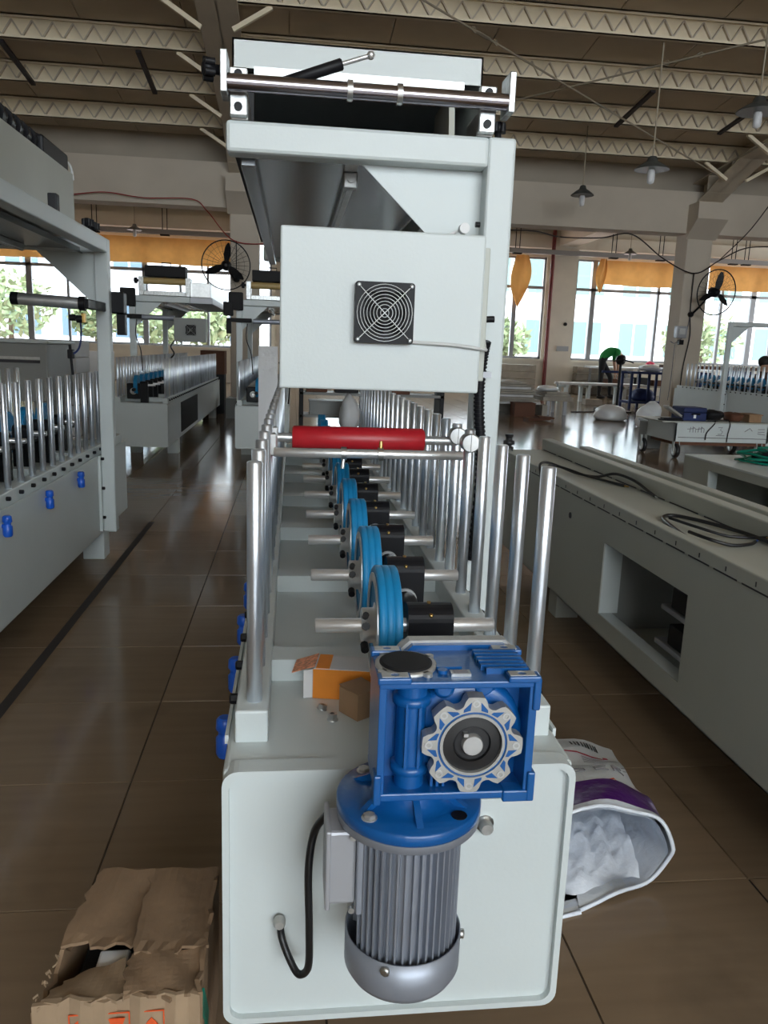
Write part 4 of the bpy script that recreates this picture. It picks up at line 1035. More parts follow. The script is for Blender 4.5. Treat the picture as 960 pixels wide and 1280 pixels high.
# tilted steel frame trolley behind the cart
t = thing('panel_trolley', 'tilted white tube frame with dark blue panel at the right edge', 'trolley', (6.5, 9.0, 0))
for a, b in (((6.02, 8.75, .45), (6.25, 8.75, .95)), ((6.25, 8.75, .95), (6.95, 8.85, .93)), ((6.02, 8.75, .45), (6.7, 8.8, .45)), ((6.02, 8.75, .45), (6.02, 8.75, 0.0)), ((6.7, 8.8, .45), (6.7, 8.8, 0.0)), ((6.95, 8.85, .93), (6.7, 8.8, .45))):
    MB().tube([a, b], .016, 8).build('tube', 'paint', t)
m = MB(); m.add([(6.06, 8.79, .50), (6.70, 8.84, .50), (6.93, 8.88, .91), (6.27, 8.79, .92), (6.06, 8.82, .50), (6.70, 8.87, .50), (6.93, 8.91, .91), (6.27, 8.82, .92)], [(0,1,2,3), (4,7,6,5), (0,4,5,1), (1,5,6,2), (2,6,7,3), (3,7,4,0)]); m.build('panel', 'bluecloth', t)

# ------------------------------------------------------------------ things on the floor
# torn cardboard box, front left
def torn_box():
    t = thing('cardboard_box', 'torn open brown cardboard box on the floor beside the machine', 'box', (-.22, 1.05, 0))
    x0, x1, y0, y1, zt = -.330, -.114, .925, 1.185, .245
    T = .006; rnd = random.Random(4)
    def wall(a, b, z, name, mt='card', jag=.0):
        a = Vector(a); b = Vector(b); n = 14; d = (b - a); nrm = V(-d.y, d.x, 0).normalized()*T
        bot = [a + d*i/n for i in range(n+1)]; top = [p + V(0, 0, z + (rnd.uniform(-jag, jag) if jag else 0)) + nrm*rnd.uniform(-.8, .8)*(1 if jag else 0) for p in bot]
        vs = bot + top + [p + nrm for p in bot] + [p + nrm for p in top]; k = n+1
        fs = []
        for i in range(n):
            fs += [(i, i+1, k+i+1, k+i), (2*k+i, 3*k+i, 3*k+i+1, 2*k+i+1), (k+i, k+i+1, 3*k+i+1, 3*k+i)]
        fs += [(0, k, 3*k, 2*k), (n, 2*k+n, 3*k+n, k+n)]
        m = MB(); m.add(vs, fs); return m.build(name, mt, t)
    wall((x0, y0, 0), (x1, y0, 0), .243, 'side', 'cardlight', .004)
    wall((x1, y0, 0), (x1, y1, 0), zt, 'side', 'card', .004); wall((x1, y1, 0), (x0+.03, y1+.01, 0), zt, 'side', 'card')
    wall((x0+.03, y1+.01, 0), (x0, y0, 0), .23, 'side', 'card', .012)
    MB().box(x0+.01, x1-.01, y0+.01, y1-.01, 0.001, .006).build('bottom', 'card', t)
    # sagging top flaps
    def flap(P, name, mt, sag=.012, n=10):
        m = MB(); a, b, c, d = [Vector(p) for p in P]; vs = []; vs2 = []
        for i in range(n+1):
            for j in range(n+1):
                u, v = i/n, j/n; p = a*(1-u)*(1-v) + b*u*(1-v) + c*u*v + d*(1-u)*v
                p = p + V(0, 0, sag*math.sin(u*PI*1.6+.4)*math.sin(v*PI) + .002*math.sin(9*u+5*v))
                if j == 0: p += V(rnd.uniform(-.004, .004), rnd.uniform(-.007, .007), rnd.uniform(-.003, .003))
                if i == 0: p += V(rnd.uniform(-.006, .004), 0, 0)
                vs.append(p); vs2.append(p - V(0, 0, .005))
        fs = [(i*(n+1)+j, (i+1)*(n+1)+j, (i+1)*(n+1)+j+1, i*(n+1)+j+1) for i in range(n) for j in range(n)]
        N = len(vs); m.add(vs + vs2, fs + [[q + N for q in reversed(f)] for f in fs] + [(i*(n+1), i*(n+1)+N, (i+1)*(n+1)+N, (i+1)*(n+1)) for i in range(n)] + [(j, j+1, j+1+N, j+N) for j in range(n)])
        return m.build(name, mt, t)
    flap([(x0+.012, 1.030, .246), (x1-.10, 1.018, .243), (x1-.10, y1, .247), (x0+.028, y1+.005, .250)], 'flap', 'card', .004)
    flap([(x1-.105, 1.000, .249), (x1, 1.005, .246), (x1, y1, .246), (x1-.105, y1, .248)], 'flap', 'card', .003)
    flap([(x0+.008, y0, .242), (x1-.10, y0, .243), (x1-.112, 1.004, .236), (x0+.035, .994, .222)], 'flap', 'cardlight', .002)
    flap([(x1-.10, y0, .245), (x1, y0, .243), (x1, 1.007, .245), (x1-.106, 1.002, .247)], 'flap', 'card', .003)
    m = MB(); m.rbox(x0+.06, x1-.112, 1.0, 1.04, .205, .222, .004); m.build('foam_sheet', 'white', t)
    m = MB(); m.rbox(x0+.03, x1-.03, y0+.02, 1.17, .03, .19, .004); m.build('dark_filling', 'hooddark', t)  # near-black block filling the inside of the box
    # ragged fibres along the torn left edge
    m = MB()
    for k in range(60):
        u_ = rnd.random(); q = V(x0 + .026*u_ + .004*rnd.random(), y0+.01+.24*u_, .232+.012*rnd.random()); m.bar(q, q + V(rnd.uniform(-.006, .003), rnd.uniform(-.005, .005), rnd.uniform(-.003, .005)), .0010, .003)
    fr = m.build('torn_fibres', 'cardlight', t); fr['kind'] = 'stuff'
    # printed handling marks on the front side
    for k, xx in enumerate((x0+.045, x0+.090, x0+.135)):
        o = [(xx, .182), (xx+.034, .182), (xx+.034, .222), (xx, .222)]; i_ = [(xx+.0015, .1835), (xx+.0325, .1835), (xx+.0325, .2205), (xx+.0015, .2205)]
        MB().ring(o, i_, 'y', y0-.0016, y0-.0004).build('printed_frame', 'printred', t)
        cx, cz = xx+.017, .202
        if k == 0: P = [(cx+.011*math.cos(a), cz+.012*math.sin(a)) for a in [i*PI/6 for i in range(12)]]
        elif k == 1: P = [(cx-.011, cz+.011), (cx+.011, cz+.011), (cx+.007, cz-.001), (cx+.002, cz-.004), (cx+.002, cz-.012), (cx-.002, cz-.012), (cx-.002, cz-.004), (cx-.007, cz-.001)]
        else: P = [(cx-.012, cz-.008), (cx+.012, cz-.008), (cx+.006, cz+.002), (cx, cz+.009), (cx-.006, cz+.002)]
        MB().prism(P, 'y', y0-.0016, y0-.0004).build('printed_mark', 'printred', t)
    # green tape shred
    m = MB(); m.obox((x1+.002, .965, .18), (0, 1, .6), (1, 0, 0), (0, -.6, 1), .012, .0015, .05); m.build('green_tape', 'greenhose', t)
torn_box()

# plastic sack lying open on the right
def sack():
    t = thing('plastic_sack', 'white and purple printed plastic sack lying open on the floor', 'bag', (.65, 1.55, 0))
    NU, NV = 40, 26
    ax = V(.17, .99, 0).normalized(); sd = V(.99, -.17, 0)   # long axis runs away from the camera
    base = V(.59, 1.34, 0); Ls = .56
    def P(u, v, off=0):     # u around, v along
        a = 2*PI*u - PI/2
        w = .205 - .02*v; h = (.088*(1-v) + .052*v) * (1 + .05*math.sin(5*v))
        x = math.cos(a); s_ = math.sin(a)
        zz = h + h*s_*(.95 if s_ > 0 else 1.0) + .006*math.sin(13*u*PI + 9*v) + .004*math.sin(29*u + 17*v)
        xx = w*(abs(x)**.75)*(1 if x > 0 else -1)
        front = -.10*(1-v)*(1 - abs(s_))*0
        skew = (.10*xx/.2 + .07*max(0, s_))*(1-v)
        wob = .006*math.sin(17*u)*(1-v)
        return base + ax*(v*Ls + skew + wob) + sd*(xx*(1+off)) + V(0, 0, max(.002, zz*(1+off) + .001))
    def surf(name, mt, v0, v1, off, u0=0, u1=1, nu=NU, nv=NV, flip=False):
        m = MB(); vs = [P(u0 + (u1-u0)*i/nu, v0 + (v1-v0)*j/nv, off) for i in range(nu+1) for j in range(nv+1)]
        m.add(vs, [(i*(nv+1)+j, (i+1)*(nv+1)+j, (i+1)*(nv+1)+j+1, i*(nv+1)+j+1) for i in range(nu) for j in range(nv)], True)
        return m.build(name, mt, t)
    surf('sack_wall', 'plasticbag', 0, .97, 0)
    surf('lining', 'plastic', 0.0, .93, -.05)
    end = MB(); c = P(.5, .965)*.5 + P(0, .965)*.5
    vs = [P(i/NU, .965, -.001) for i in range(NU)] + [c]; end.add(vs, [(i, (i+1) % NU, NU) for i in range(NU)], True); end.build('sack_end', 'plasticbag', t)
    # crumpled inner film at the mouth floor
    m = MB(); rnd = random.Random(9); n = 14; vs = []
    for i in range(n+1):
        for j in range(n+1):
            q = base + sd*(-.16 + .30*i/n) + ax*(.02 + .30*j/n + .10*(-.16 + .30*i/n)/.2)
            vs.append(q + V(0, 0, .02 + .018*rnd.random() + .03*math.sin(PI*j/n)*abs(math.sin(i*1.3))))
    m.add(vs, [(i*(n+1)+j, (i+1)*(n+1)+j, (i+1)*(n+1)+j+1, i*(n+1)+j+1) for i in range(n) for j in range(n)], True); m.build('inner_film', 'plastic', t)
    # rolled lip and purple band
    lip = [P(i/60, 0.0, .0) for i in range(61)]; MB().tube(lip, .0045, 6, False).build('sack_lip', 'plastic', t)
    surf('purple_band', 'purple', .045, .29, .012, .245, .79)
    surf('white_hem', 'plastic', .0, .045, .012, .15, .85, 40, 4)
    # print on the upper face
    def patch(name, mt, u0, u1, v0, v1): return surf(name, mt, v0, v1, .02, u0, u1, 3, 3)
    for k in range(9): patch('barcode_bar', 'ink', .405 + .0078*k, .405 + .0078*k + (.0035 if k % 3 else .005), .80, .88)
    patch('red_tick', 'inkred', .40, .50, .70, .715); patch('red_tick', 'inkred', .385, .40, .715, .75)
    for k in range(5): patch('print_line', 'inkgrey', .37, .46, .60 + .018*k, .606 + .018*k)
    patch('red_stripe', 'inkred', .53, .62, .575, .59)
    for k in range(2): patch('print_line', 'inkgrey', .36, .66, .54 - .035*k, .547 - .035*k)
    for k in range(3): patch('print_line', 'inkgrey', .60, .68, .40 + .03*k, .407 + .03*k)
    # large outlined letters DER
    def L3(u0, v0, strokes):
        for a, b in strokes:
            n = 6; MB().tube([P(u0 + a[0] + (b[0]-a[0])*i/n, v0 + a[1] + (b[1]-a[1])*i/n, .024) for i in range(n+1)], .0013, 5).build('print_letter', 'inkgrey', t)
    h_, w_ = .07, -.045
    L3(.50, .40, [((0,0),(0,h_)), ((0,h_),(w_*.6,h_*.8)), ((w_*.6,h_*.8),(w_*.6,h_*.2)), ((w_*.6,h_*.2),(0,0))])
    L3(.455, .40, [((0,0),(0,h_)), ((0,h_),(w_*.6,h_)), ((0,h_/2),(w_*.5,h_/2)), ((0,0),(w_*.6,0))])
    L3(.415, .40, [((0,0),(0,h_)), ((0,h_),(w_*.5,h_*.9)), ((w_*.5,h_*.9),(w_*.5,h_*.55)), ((w_*.5,h_*.55),(0,h_/2)), ((0,h_/2),(w_*.6,0))])
    patch('band_edge', 'printred', .245, .79, .292, .306)
sack()

# ================================================================== HALL FITTINGS
# valances
def valance(label, x0, x1, z0=3.15, z1=3.83, y=YF-.10, seed=1):
    m = MB(); n = int((x1-x0)/.06); rnd = random.Random(seed); vs = []; vs2 = []
    for i in range(n+1):
        x = x0 + (x1-x0)*i/n; dy = .018*math.sin(i*.55) + .012*math.sin(i*.21+seed)
        zb = z0 + .015*math.sin(i*.13+seed)
        for z, k in ((z1, .3), ((z0+z1)/2, .8), (zb, 1.2)): vs.append((x, y + dy*k, z)); vs2.append((x, y + dy*k + .006, z))
    fs = [(i*3+j, (i+1)*3+j, (i+1)*3+j+1, i*3+j+1) for i in range(n) for j in range(2)]
    m.add(vs, fs, True)
    return tag(m.build('valance', 'valance'), label, 'curtain', 'orange valances')
valance('long orange valance above the left windows', -13, -1.3, seed=1)
valance('orange valance between the far pilaster and the right column', 8.95, 12.0, seed=2)
valance('orange valance at the right edge beyond the column fan', 12.15, 15.0, seed=3)
def rag(label, x, y, z0, z1, w, seed):
    m = MB(); rnd = random.Random(seed); n = 10; vs = []
    for i in range(n+1):
        for j in range(7):
            u = j/6; t_ = i/n; ww = w*(.65 + .5*math.sin(PI*t_) - .45*t_**2)
            vs.append((x + (u-.5)*ww + .03*math.sin(t_*4+seed), y + .05*math.sin(u*9+t_*2), z1 + (z0-z1)*t_*(1 - .25*abs(u-.4))))
    f = [(i*7+j, (i+1)*7+j, (i+1)*7+j+1, i*7+j+1) for i in range(n) for j in range(6)]
    m.add(vs, f, True)
    return tag(m.build('hanging_curtain', 'valance'), label, 'curtain')
rag('gathered orange curtain hanging beside the front machine post', 6.45, YF-.15, 2.35, 3.86, .55, 1)
rag('folded end of orange curtain right of the pilaster', 8.85, YF-.15, 2.85, 3.86, .28, 2)
# cable tray along the far wall
t = thing('cable_tray', 'grey cable tray running along above the windows', 'cable tray', (0, YF-.45, 3.86))
MB().rbox(XL+.1, XR-.1, YF-.58, YF-.46, 3.86, 3.98, .004).build('tray_channel', 'pipegrey', t)
for x in (-11.2, -9.3, -7.3, -5.2, -3.4, -1.1, 2.0, 4.5, 6.2, 9.0, 10.4, 12.6, 13.0, 14.8):
    m = MB()
    for dx in (-.06, .06): m.cyl((x+dx, YF-.52, 3.95), (x+dx, YF-.52, 4.72), .012, 6)
    m.box(x-.12, x+.12, YF-.60, YF-.45, 3.83, 3.86); m.build('hanger', 'blackmatte', t)
# red fire pipe on the pilaster
m = MB(); m.cyl((7.25, YF-.5, 0), (7.25, YF-.5, 4.7), .055, 12); tag(m.build('fire_pipe', 'pipered'), 'dark red vertical pipe beside the far pilaster', 'pipe')
m = MB(); m.box(7.60, 7.95, YF-.38, YF-.35, 1.22, 1.36); tag(m.build('wall_socket_box', 'boxgrey'), 'grey socket box on the far pilaster', 'socket box')
m = MB(); m.cyl((7.80, YF-.35, 1.98), (7.80, YF-.39, 1.98), .05, 12); tag(m.build('wall_button', 'blackmatte'), 'small black round switch on the far pilaster', 'switch')
# pendant lamps
def lamp(label, x, y, z, r=.17):
    t = thing('pendant_lamp', label, 'lamp', (x, y, z), 'pendant workshop lamps')
    top = rz(y) if y < 13.4 else 4.72
    MB().cyl((x, y, z+.12), (x, y, top), .010, 8).build('rod', 'rod', t)
    MB().lathe((x, y, z), (0,0,1), [(r, 0), (r*.97, .012), (r*.6, .06), (r*.32, .09), (r*.25, .13), (r*.2, .14)], 20).build('shade', 'lampshade', t)
    MB().lathe((x, y, z-.15), (0,0,1), [(.008,0), (.035,.012), (.042,.05), (.042,.13), (.03,.16)], 14).build('bulb', 'bulb', t)
lamp('pendant lamp hanging over the beam, left of the crossing rods', 4.24, 12.0, 3.43)
lamp('larger pendant lamp below the crossing steel rods', 3.955, 9.0, 3.16, .19)
lamp('pendant lamp at the top right edge', 4.56, 8.0, 3.53, .21)
lamp('small far pendant lamp before the right window band', 8.44, 20.0, 3.66)
lamp('small far pendant lamp before the left window band', -3.72, 20.0, 3.62)
# crossing tie rods with turnbuckles
def tierod(label, pts, tb):
    t = thing('tie_rod', label, 'tie rod', pts[0], 'roof bracing rods')
    MB().tube(pts, .011, 8).build('rod', 'rod', t)
    for u in tb:
        a = Vector(pts[0]); b = Vector(pts[-1]); c = a + (b-a)*u; d = (b-a).normalized(); s_ = d.cross(V(0,0,1)).normalized()
        for q in (-1, 1): MB().tube([c - d*.13 + s_*.0*q, c - d*.10 + s_*.022*q, c + d*.10 + s_*.022*q, c + d*.13], .007, 6).build('turnbuckle', 'rod', t)
        for q in (-.18, .18): MB().tube([c + d*q + V(0,0,.02), c + d*(q+.05) + V(0,0,.03), c + d*(q+.08), c + d*(q+.05) - V(0,0,.02), c + d*q], .006, 6).build('shackle', 'rod', t)
tierod('diagonal bracing rod running down to the right column', [(.1, 7.35, 4.43), (6.78, 12.65, 3.93)], (.27,))
tierod('diagonal bracing rod rising toward the top right corner', [(1.2, 11.7, 4.03), (2.7, 10.3, 4.16), (7.5, 6.0, 4.60)], (.47,))
# column fans
def wall_fan(label, c, d, mount, cat='fan', R_=.365):
    c = Vector(c); d = Vector(d).normalized(); u = d.cross(V(0,0,1)).normalized(); w = u.cross(d)
    t = thing('wall_fan', label, cat, c, 'column fans')
    def circ(r, off, n=40): return [c + d*off + (u*math.cos(2*PI*i/n) + w*math.sin(2*PI*i/n))*r for i in range(n+1)]
    MB().tube(circ(R_, 0), .010, 6, False).build('guard_ring', 'black', t)
    m = MB()
    for k in range(28):
        a = 2*PI*k/28; e = u*math.cos(a) + w*math.sin(a)
        m.tube([c + e*.05 + d*.075, c + e*R_*.6 + d*.07, c + e*R_], .0016, 4); m.tube([c + e*.07 - d*.09, c + e*R_*.6 - d*.08, c + e*R_], .0016, 4)
    for r in (.12, .2, .28): m.tube(circ(r, .073, 28), .0016, 4, False)
    g = m.build('guard_wires', 'black', t); g['kind'] = 'stuff'
    m = MB(); m.lathe(c + d*.05, -d, [(.02,0), (.05,.01), (.055,.04), (.075,.06), (.08,.17), (.05,.2)], 16); m.build('fan_motor', 'black', t)
    for k in range(3):
        a = PI/2 + .12 + k*2*PI/3; e = u*math.cos(a) + w*math.sin(a); p = d.cross(e)
        m = MB(); q = []
        for r, wd in ((.04, .03), (.15, .055), (.26, .045), (.33, .012)):
            q += [c + e*r - p*wd + d*.018, c + e*r + p*wd - d*.018]
        f = [(0,1,3,2), (2,3,5,4), (4,5,7,6)]
        m.add(q, f, True); m.add([v + d*.004 for v in q], f, True); m.build('blade', 'black', t)
    mo = Vector(mount); back = c - d*.12
    MB().tube(smoothpath([back, (back + mo)/2 + V(0,0,-.03), mo + V(0,0,-.02)], 4), .018, 8).build('arm', 'black', t)
    MB().lathe(mo, V(0,-1,0), [(.05,-.02),(.05,.02),(.03,.05)], 10).build('wall_mount', 'black', t)
wall_fan('black three-blade fan on the left concrete column', (-1.03, 12.78, 2.27), (.05, -1, -.05), (-.90, 13.19, 2.10))
wall_fan('dark wall fan turned sideways on the right concrete column', (6.96, 12.82, 2.21), (.15, -.98, -.1), (6.74, 13.19, 1.86))
# sagging wires at the column line
def wire(label, pts, r=.009, mt='cable', k=8):
    return tag(MB().tube(smoothpath(pts, k), r, 6).build('wire', mt), label, 'wire')
wire('red wire drooping along the white beam on the left', [(-3.9, 13.1, 3.22), (-3.43, 13.1, 3.21), (-2.87, 13.1, 3.28), (-2.28, 13.1, 3.23), (-1.57, 13.1, 3.25), (-1.33, 13.1, 3.08), (-.94, 13.15, 2.68), (-.34, 13.15, 2.66), (.3, 13.1, 2.7)], .009, 'cablered')
wire('dark wire sagging from the beam to the right column', [(2.9, 13.1, 3.03), (3.83, 13.1, 3.06), (4.31, 13.1, 2.99), (5.0, 13.1, 3.01), (5.53, 13.1, 3.09), (6.12, 13.1, 2.73), (6.71, 13.15, 2.53), (7.11, 13.1, 2.76), (7.58, 13.1, 2.98), (8.3, 13.1, 3.02)], .011, 'brace')
wire('black wire running down the right column from the fan', [(6.71, 13.17, 2.53), (6.72, 13.17, 1.9), (6.76, 13.17, 1.5), (6.70, 13.17, 1.0), (6.68, 13.17, .42)], .010)
wire('thin wire curving from the fan mount to the meter', [(6.72, 13.17, 1.82), (6.68, 13.17, 1.55), (6.52, 13.17, 1.38), (6.42, 13.17, 1.40)], .007, 'inkgrey')
wire('wire down the left edge of the right column', [(6.50, 13.16, 1.35), (6.50, 13.16, .9), (6.48, 13.16, .4)], .006, 'inkgrey')
wire('wire rising from the right column to the roof rod', [(7.1, 13.1, 2.76), (7.35, 12.7, 3.2), (7.5, 12.3, 3.7)], .008, 'brace')
wire('black wire dropping to the left column fan', [(-.90, 13.17, 2.68), (-.90, 13.17, 2.4), (-.90, 13.16, 2.1)], .008)
# meter box on the right column
t = thing('meter_box', 'pale electric box on the right column', 'electric box', (6.5, 13.1, 1.5))
MB().rbox(6.48, 6.66, 13.08, 13.2, 1.46, 1.66, .01).build('box_case', 'boxgrey', t); MB().rbox(6.51, 6.62, 13.06, 13.08, 1.52, 1.62, .004).build('box_window', 'cablegrey', t)
MB().rbox(6.56, 6.64, 13.12, 13.2, 1.35, 1.43, .006).build('socket', 'black', t)

# ------------------------------------------------------------------ people
def skin_body(name, joints, edges, root, mats, pick, parent):
    me = bpy.data.meshes.new(name); me.from_pydata([j[0] for j in joints], edges, []); ob = bpy.data.objects.new(name + '_tmp', me); COL.objects.link(ob)
    sk = ob.modifiers.new('skin', 'SKIN'); sb = ob.modifiers.new('sub', 'SUBSURF'); sb.levels = 2; sb.render_levels = 2
    for i, j in enumerate(joints):
        v = me.skin_vertices[0].data[i]; v.radius = j[1] if isinstance(j[1], tuple) else (j[1], j[1]); v.use_root = (i == root)
    dg = bpy.context.evaluated_depsgraph_get(); ev = ob.evaluated_get(dg); nm = bpy.data.meshes.new_from_object(ev, depsgraph=dg)
    bpy.data.objects.remove(ob, do_unlink=True); nm.name = name
    for m_ in mats: nm.materials.append(MAT[m_])
    for p in nm.polygons: p.material_index = pick(p.center); p.use_smooth = True
    o = Vector(ORG[parent.name]); nm.transform(Matrix.Translation(-o))
    no = bpy.data.objects.new(name, nm); COL.objects.link(no); no.parent = parent; ORG[no.name] = tuple(o); return no
px, py = 8.18, 20.6
t = thing('person', 'person in green shirt and black trousers bending over a bench', 'person', (px, py, 0))
J = [((px, py, 1.02), (.15, .12)),                                   # 0 pelvis
     ((px+.10, py+.02, 1.16), (.15, .13)), ((px+.26, py+.03, 1.27), (.17, .15)), ((px+.40, py+.04, 1.25), (.15, .12)),   # spine bent forward
     ((px+.50, py+.03, 1.17), .06), ((px+.57, py+.02, 1.08), .10), ((px+.60, py+.01, 1.00), .085),                  # neck, head down
     ((px-.02, py-.11, .98), .10), ((px-.03, py-.13, .52), .072), ((px-.06, py-.14, .09), .048), ((px+.06, py-.16, .04), .045),   # left leg
     ((px+.05, py+.11, .98), .10), ((px+.34, py+.13, .58), .072), ((px+.36, py+.14, .09), .048), ((px+.48, py+.14, .04), .045),   # right leg
     ((px+.38, py-.16, 1.22), .065), ((px+.38, py-.20, .95), .048), ((px+.42, py-.16, .72), .038), ((px+.43, py-.15, .64), .036),
     ((px+.42, py+.22, 1.20), .065), ((px+.46, py+.24, .94), .048), ((px+.48, py+.18, .72), .038), ((px+.48, py+.17, .64), .036)]
Ed = [(0,1),(1,2),(2,3),(3,4),(4,5),(5,6),(0,7),(7,8),(8,9),(9,10),(0,11),(11,12),(12,13),(13,14),(3,15),(15,16),(16,17),(17,18),(3,19),(19,20),(20,21),(21,22)]
def pk(c):
    x = c.x - px
    if x > .47 and c.z > .92 and abs(c.y-py) < .13: return 0
    if x > .30 and c.z < 1.02 and c.z > .55 and abs(c.y - py) > .10 and not (x < .40 and c.y > py and c.z < .78): return 0
    if c.z > 1.08 or (x > .2 and c.z > .98): return 1
    return 2
skin_body('body', J, Ed, 0, ['skin', 'greencloth', 'blackcloth'], pk, t)
m = MB(); m.ball((px+.57, py+.02, 1.07), .108, 14, 8, (1.0, .95, 1.0)); m.build('hair', 'hair', t)
for sx, sy in ((.05, -.16), (.47, .14)):
    m = MB(); m.ball((px+sx-.05, py+sy, .045), .05, 10, 6, (2.6, 1.0, .9)); m.build('shoe', 'blackmatte', t)
for hx, hy in ((.43, -.15), (.48, .17)):
    m = MB()
    m.ball((px+hx, py+hy, .605), .038, 8, 6, (.6, 1, 1.1))
    for k in range(4): m.tube([(px+hx, py+hy-.027+.018*k, .58), (px+hx+.01, py+hy-.028+.019*k, .545), (px+hx-.012, py+hy-.027+.018*k, .520 + .006*abs(k-1.5))], .0085, 6)
    m.tube([(px+hx-.01, py+hy+.03, .61), (px+hx+.02, py+hy+.052, .58), (px+hx+.018, py+hy+.05, .555)], .009, 6); m.build('hand', 'skin', t)
# seated person at the right edge
qx, qy = 8.07, 13.0
t = thing('person', 'dark-haired person in brown top sitting at the right edge', 'person', (qx, qy, 0))
J = [((qx, qy, .48), (.15, .12)), ((qx-.01, qy-.03, .66), (.15, .11)), ((qx-.03, qy-.06, .86), (.17, .11)), ((qx-.04, qy-.08, .96), .055), ((qx-.05, qy-.12, 1.04), .085), ((qx-.05, qy-.13, 1.12), .08),
     ((qx-.09, qy-.08, .46), .09), ((qx-.10, qy-.46, .46), .07), ((qx-.10, qy-.47, .06), .045), ((qx-.10, qy-.58, .04), .042),
     ((qx+.09, qy-.08, .46), .09), ((qx+.10, qy-.46, .46), .07), ((qx+.10, qy-.47, .06), .045), ((qx+.10, qy-.58, .04), .042),
     ((qx-.20, qy-.07, .84), .06), ((qx-.24, qy-.14, .62), .045), ((qx-.14, qy-.36, .58), .035), ((qx+.16, qy-.07, .84), .06), ((qx+.22, qy-.14, .62), .045), ((qx+.10, qy-.36, .58), .035)]
Ed = [(0,1),(1,2),(2,3),(3,4),(4,5),(0,6),(6,7),(7,8),(8,9),(0,10),(10,11),(11,12),(12,13),(2,14),(14,15),(15,16),(2,17),(17,18),(18,19)]
def pk2(c):
    if c.z > .95: return 0
    if c.z > .56 and c.y > qy-.32: return 1
    if c.y < qy-.30 and c.z > .54: return 0
    return 2
skin_body('body', J, Ed, 0, ['skin', 'browncloth', 'blackcloth'], pk2, t)
m = MB(); m.ball((qx-.05, qy-.10, 1.115), .108, 14, 8, (1, 1, .95)); m.build('hair', 'hair', t)
t = thing('stool', 'low wooden stool under the seated person', 'stool', (qx, qy+.05, 0))
MB().rbox(qx-.17, qx+.17, qy-.10, qy+.2, .33, .365, .006).build('seat', 'board', t)
for ax_ in (-.14, .14):
    for ay in (-.07, .17): MB().rbox(qx+ax_-.02, qx+ax_+.02, qy+ay-.02, qy+ay+.02, 0, .332, .003).build('leg', 'board', t)

# ------------------------------------------------------------------ far work area on the right
# stacks of boards behind the front machine's post
t = thing('board_pallet', 'low timber pallet under the board stack', 'pallet', (4.2, 14.6, 0))
for x in (3.55, 4.0, 4.55): MB().rbox(x, x+.10, 14.1, 15.3, 0, .20, .004).build('bearer', 'board', t)
ORD = ['topmost', 'second from top', 'third from top', 'fourth from top', 'fifth from top', 'sixth from top', 'seventh from top', 'eighth from top', 'lowest']
rnd = random.Random(2)
for k in range(9):
    dx = rnd.uniform(-.05, .05); w = .95 - .03*k
    m = MB(); m.rbox(3.52+dx, 3.52+dx+w, 14.05+dx, 15.3, .2005 + .045*k, .2005 + .045*k + .040, .004)
    tag(m.build('board', 'board' if k % 3 else 'boardlight'), 'grey board in the stack by the far pilaster, ' + ORD[8-k], 'board', 'boards in the stack behind the machine post')
t = thing('trestle', 'low trestle carrying white profile bundle near pilaster', 'trestle', (4.85, 14.8, 0))
MB().rbox(4.62, 5.20, 14.3, 15.2, .26, .30, .004).build('top', 'board', t)
for x, y in ((4.75, 14.4), (5.08, 14.4), (4.75, 15.1), (5.08, 15.1)): MB().rbox(x-.03, x+.03, y-.03, y+.03, 0, .262, .003).build('leg', 'boxgrey', t)
for k in range(3):
    m = MB(); m.rbox(4.62 + .03*k, 5.20 - .05*k, 14.3, 15.2, .3005 + .045*k, .3005 + .045*k + .04, .004); tag(m.build('plank', 'board'), 'short plank on the low trestle, ' + ('lowest', 'middle one', 'topmost')[k], 'plank', 'planks on the low trestle')
lump('plastic_wrap', 'white plastic wrap heaped on the low trestle planks', 'plastic wrap', (4.80, 14.6, .4305), (.17, .2, .06), 'plasticbag', 12)
t = thing('brown_carton', 'reddish brown carton on the floor under the board stack', 'box', (4.15, 13.85, 0))
MB().rbox(3.92, 4.30, 13.7, 14.0, 0, .24, .006).build('carton_body', 'brownbox', t); MB().rbox(3.91, 4.31, 13.69, 14.01, .238, .25, .003).build('carton_lid', 'brownbox', t)
t = thing('flat_carton', 'flattened brown carton lying alone on the shiny floor', 'box', (4.2, 13.2, 0))
m = MB(); m.obox((4.15, 13.1, .03), (1, .1, .05), (0, 1, 0), (-.05, 0, 1), .20, .16, .02); m.build('carton_body', 'brownbox', t); m = MB(); m.obox((4.27, 13.06, .062), (1, .1, -.1), (0, 1, 0), (.1, 0, 1), .14, .12, .012); m.build('carton_flap', 'brownbox', t)
# bench with white profiles
t = thing('profile_bench', 'low bench under the white profiles by the far pilaster', 'bench', (7.2, 18.6, 0))
for x in (6.45, 7.0, 7.9):
    m = MB(); m.rbox(x, x+.08, 18.35, 18.45, 0, .40, .004); m.build('leg', 'paint', t)
    m = MB(); m.rbox(x, x+.08, 18.85, 18.95, 0, .40, .004); m.build('leg', 'paint', t)
    m = MB(); m.rbox(x, x+.08, 18.3, 19.0, .36, .42, .004); m.build('crossbar', 'paint', t)
for k in range(6):
    m = MB(); y0 = 18.32 + .11*k; m.rbox(6.30 + .05*(k % 3), 8.5 - .1*(k % 2), y0, y0+.09, .4205, .4205+.05, .004)
    o = tag(m.build('profile_bar', 'boardlight'), 'long white profile bar on the low bench, ' + ('nearest', 'second nearest', 'third nearest', 'fourth nearest', 'fifth nearest', 'farthest')[k], 'profile bar', 'white profiles on the low bench')
m = MB(); m.rbox(6.75, 7.15, 17.75, 18.0, 0, .12, .004); tag(m.build('floor_block', 'board'), 'grey block on the floor before the profile bench', 'block')
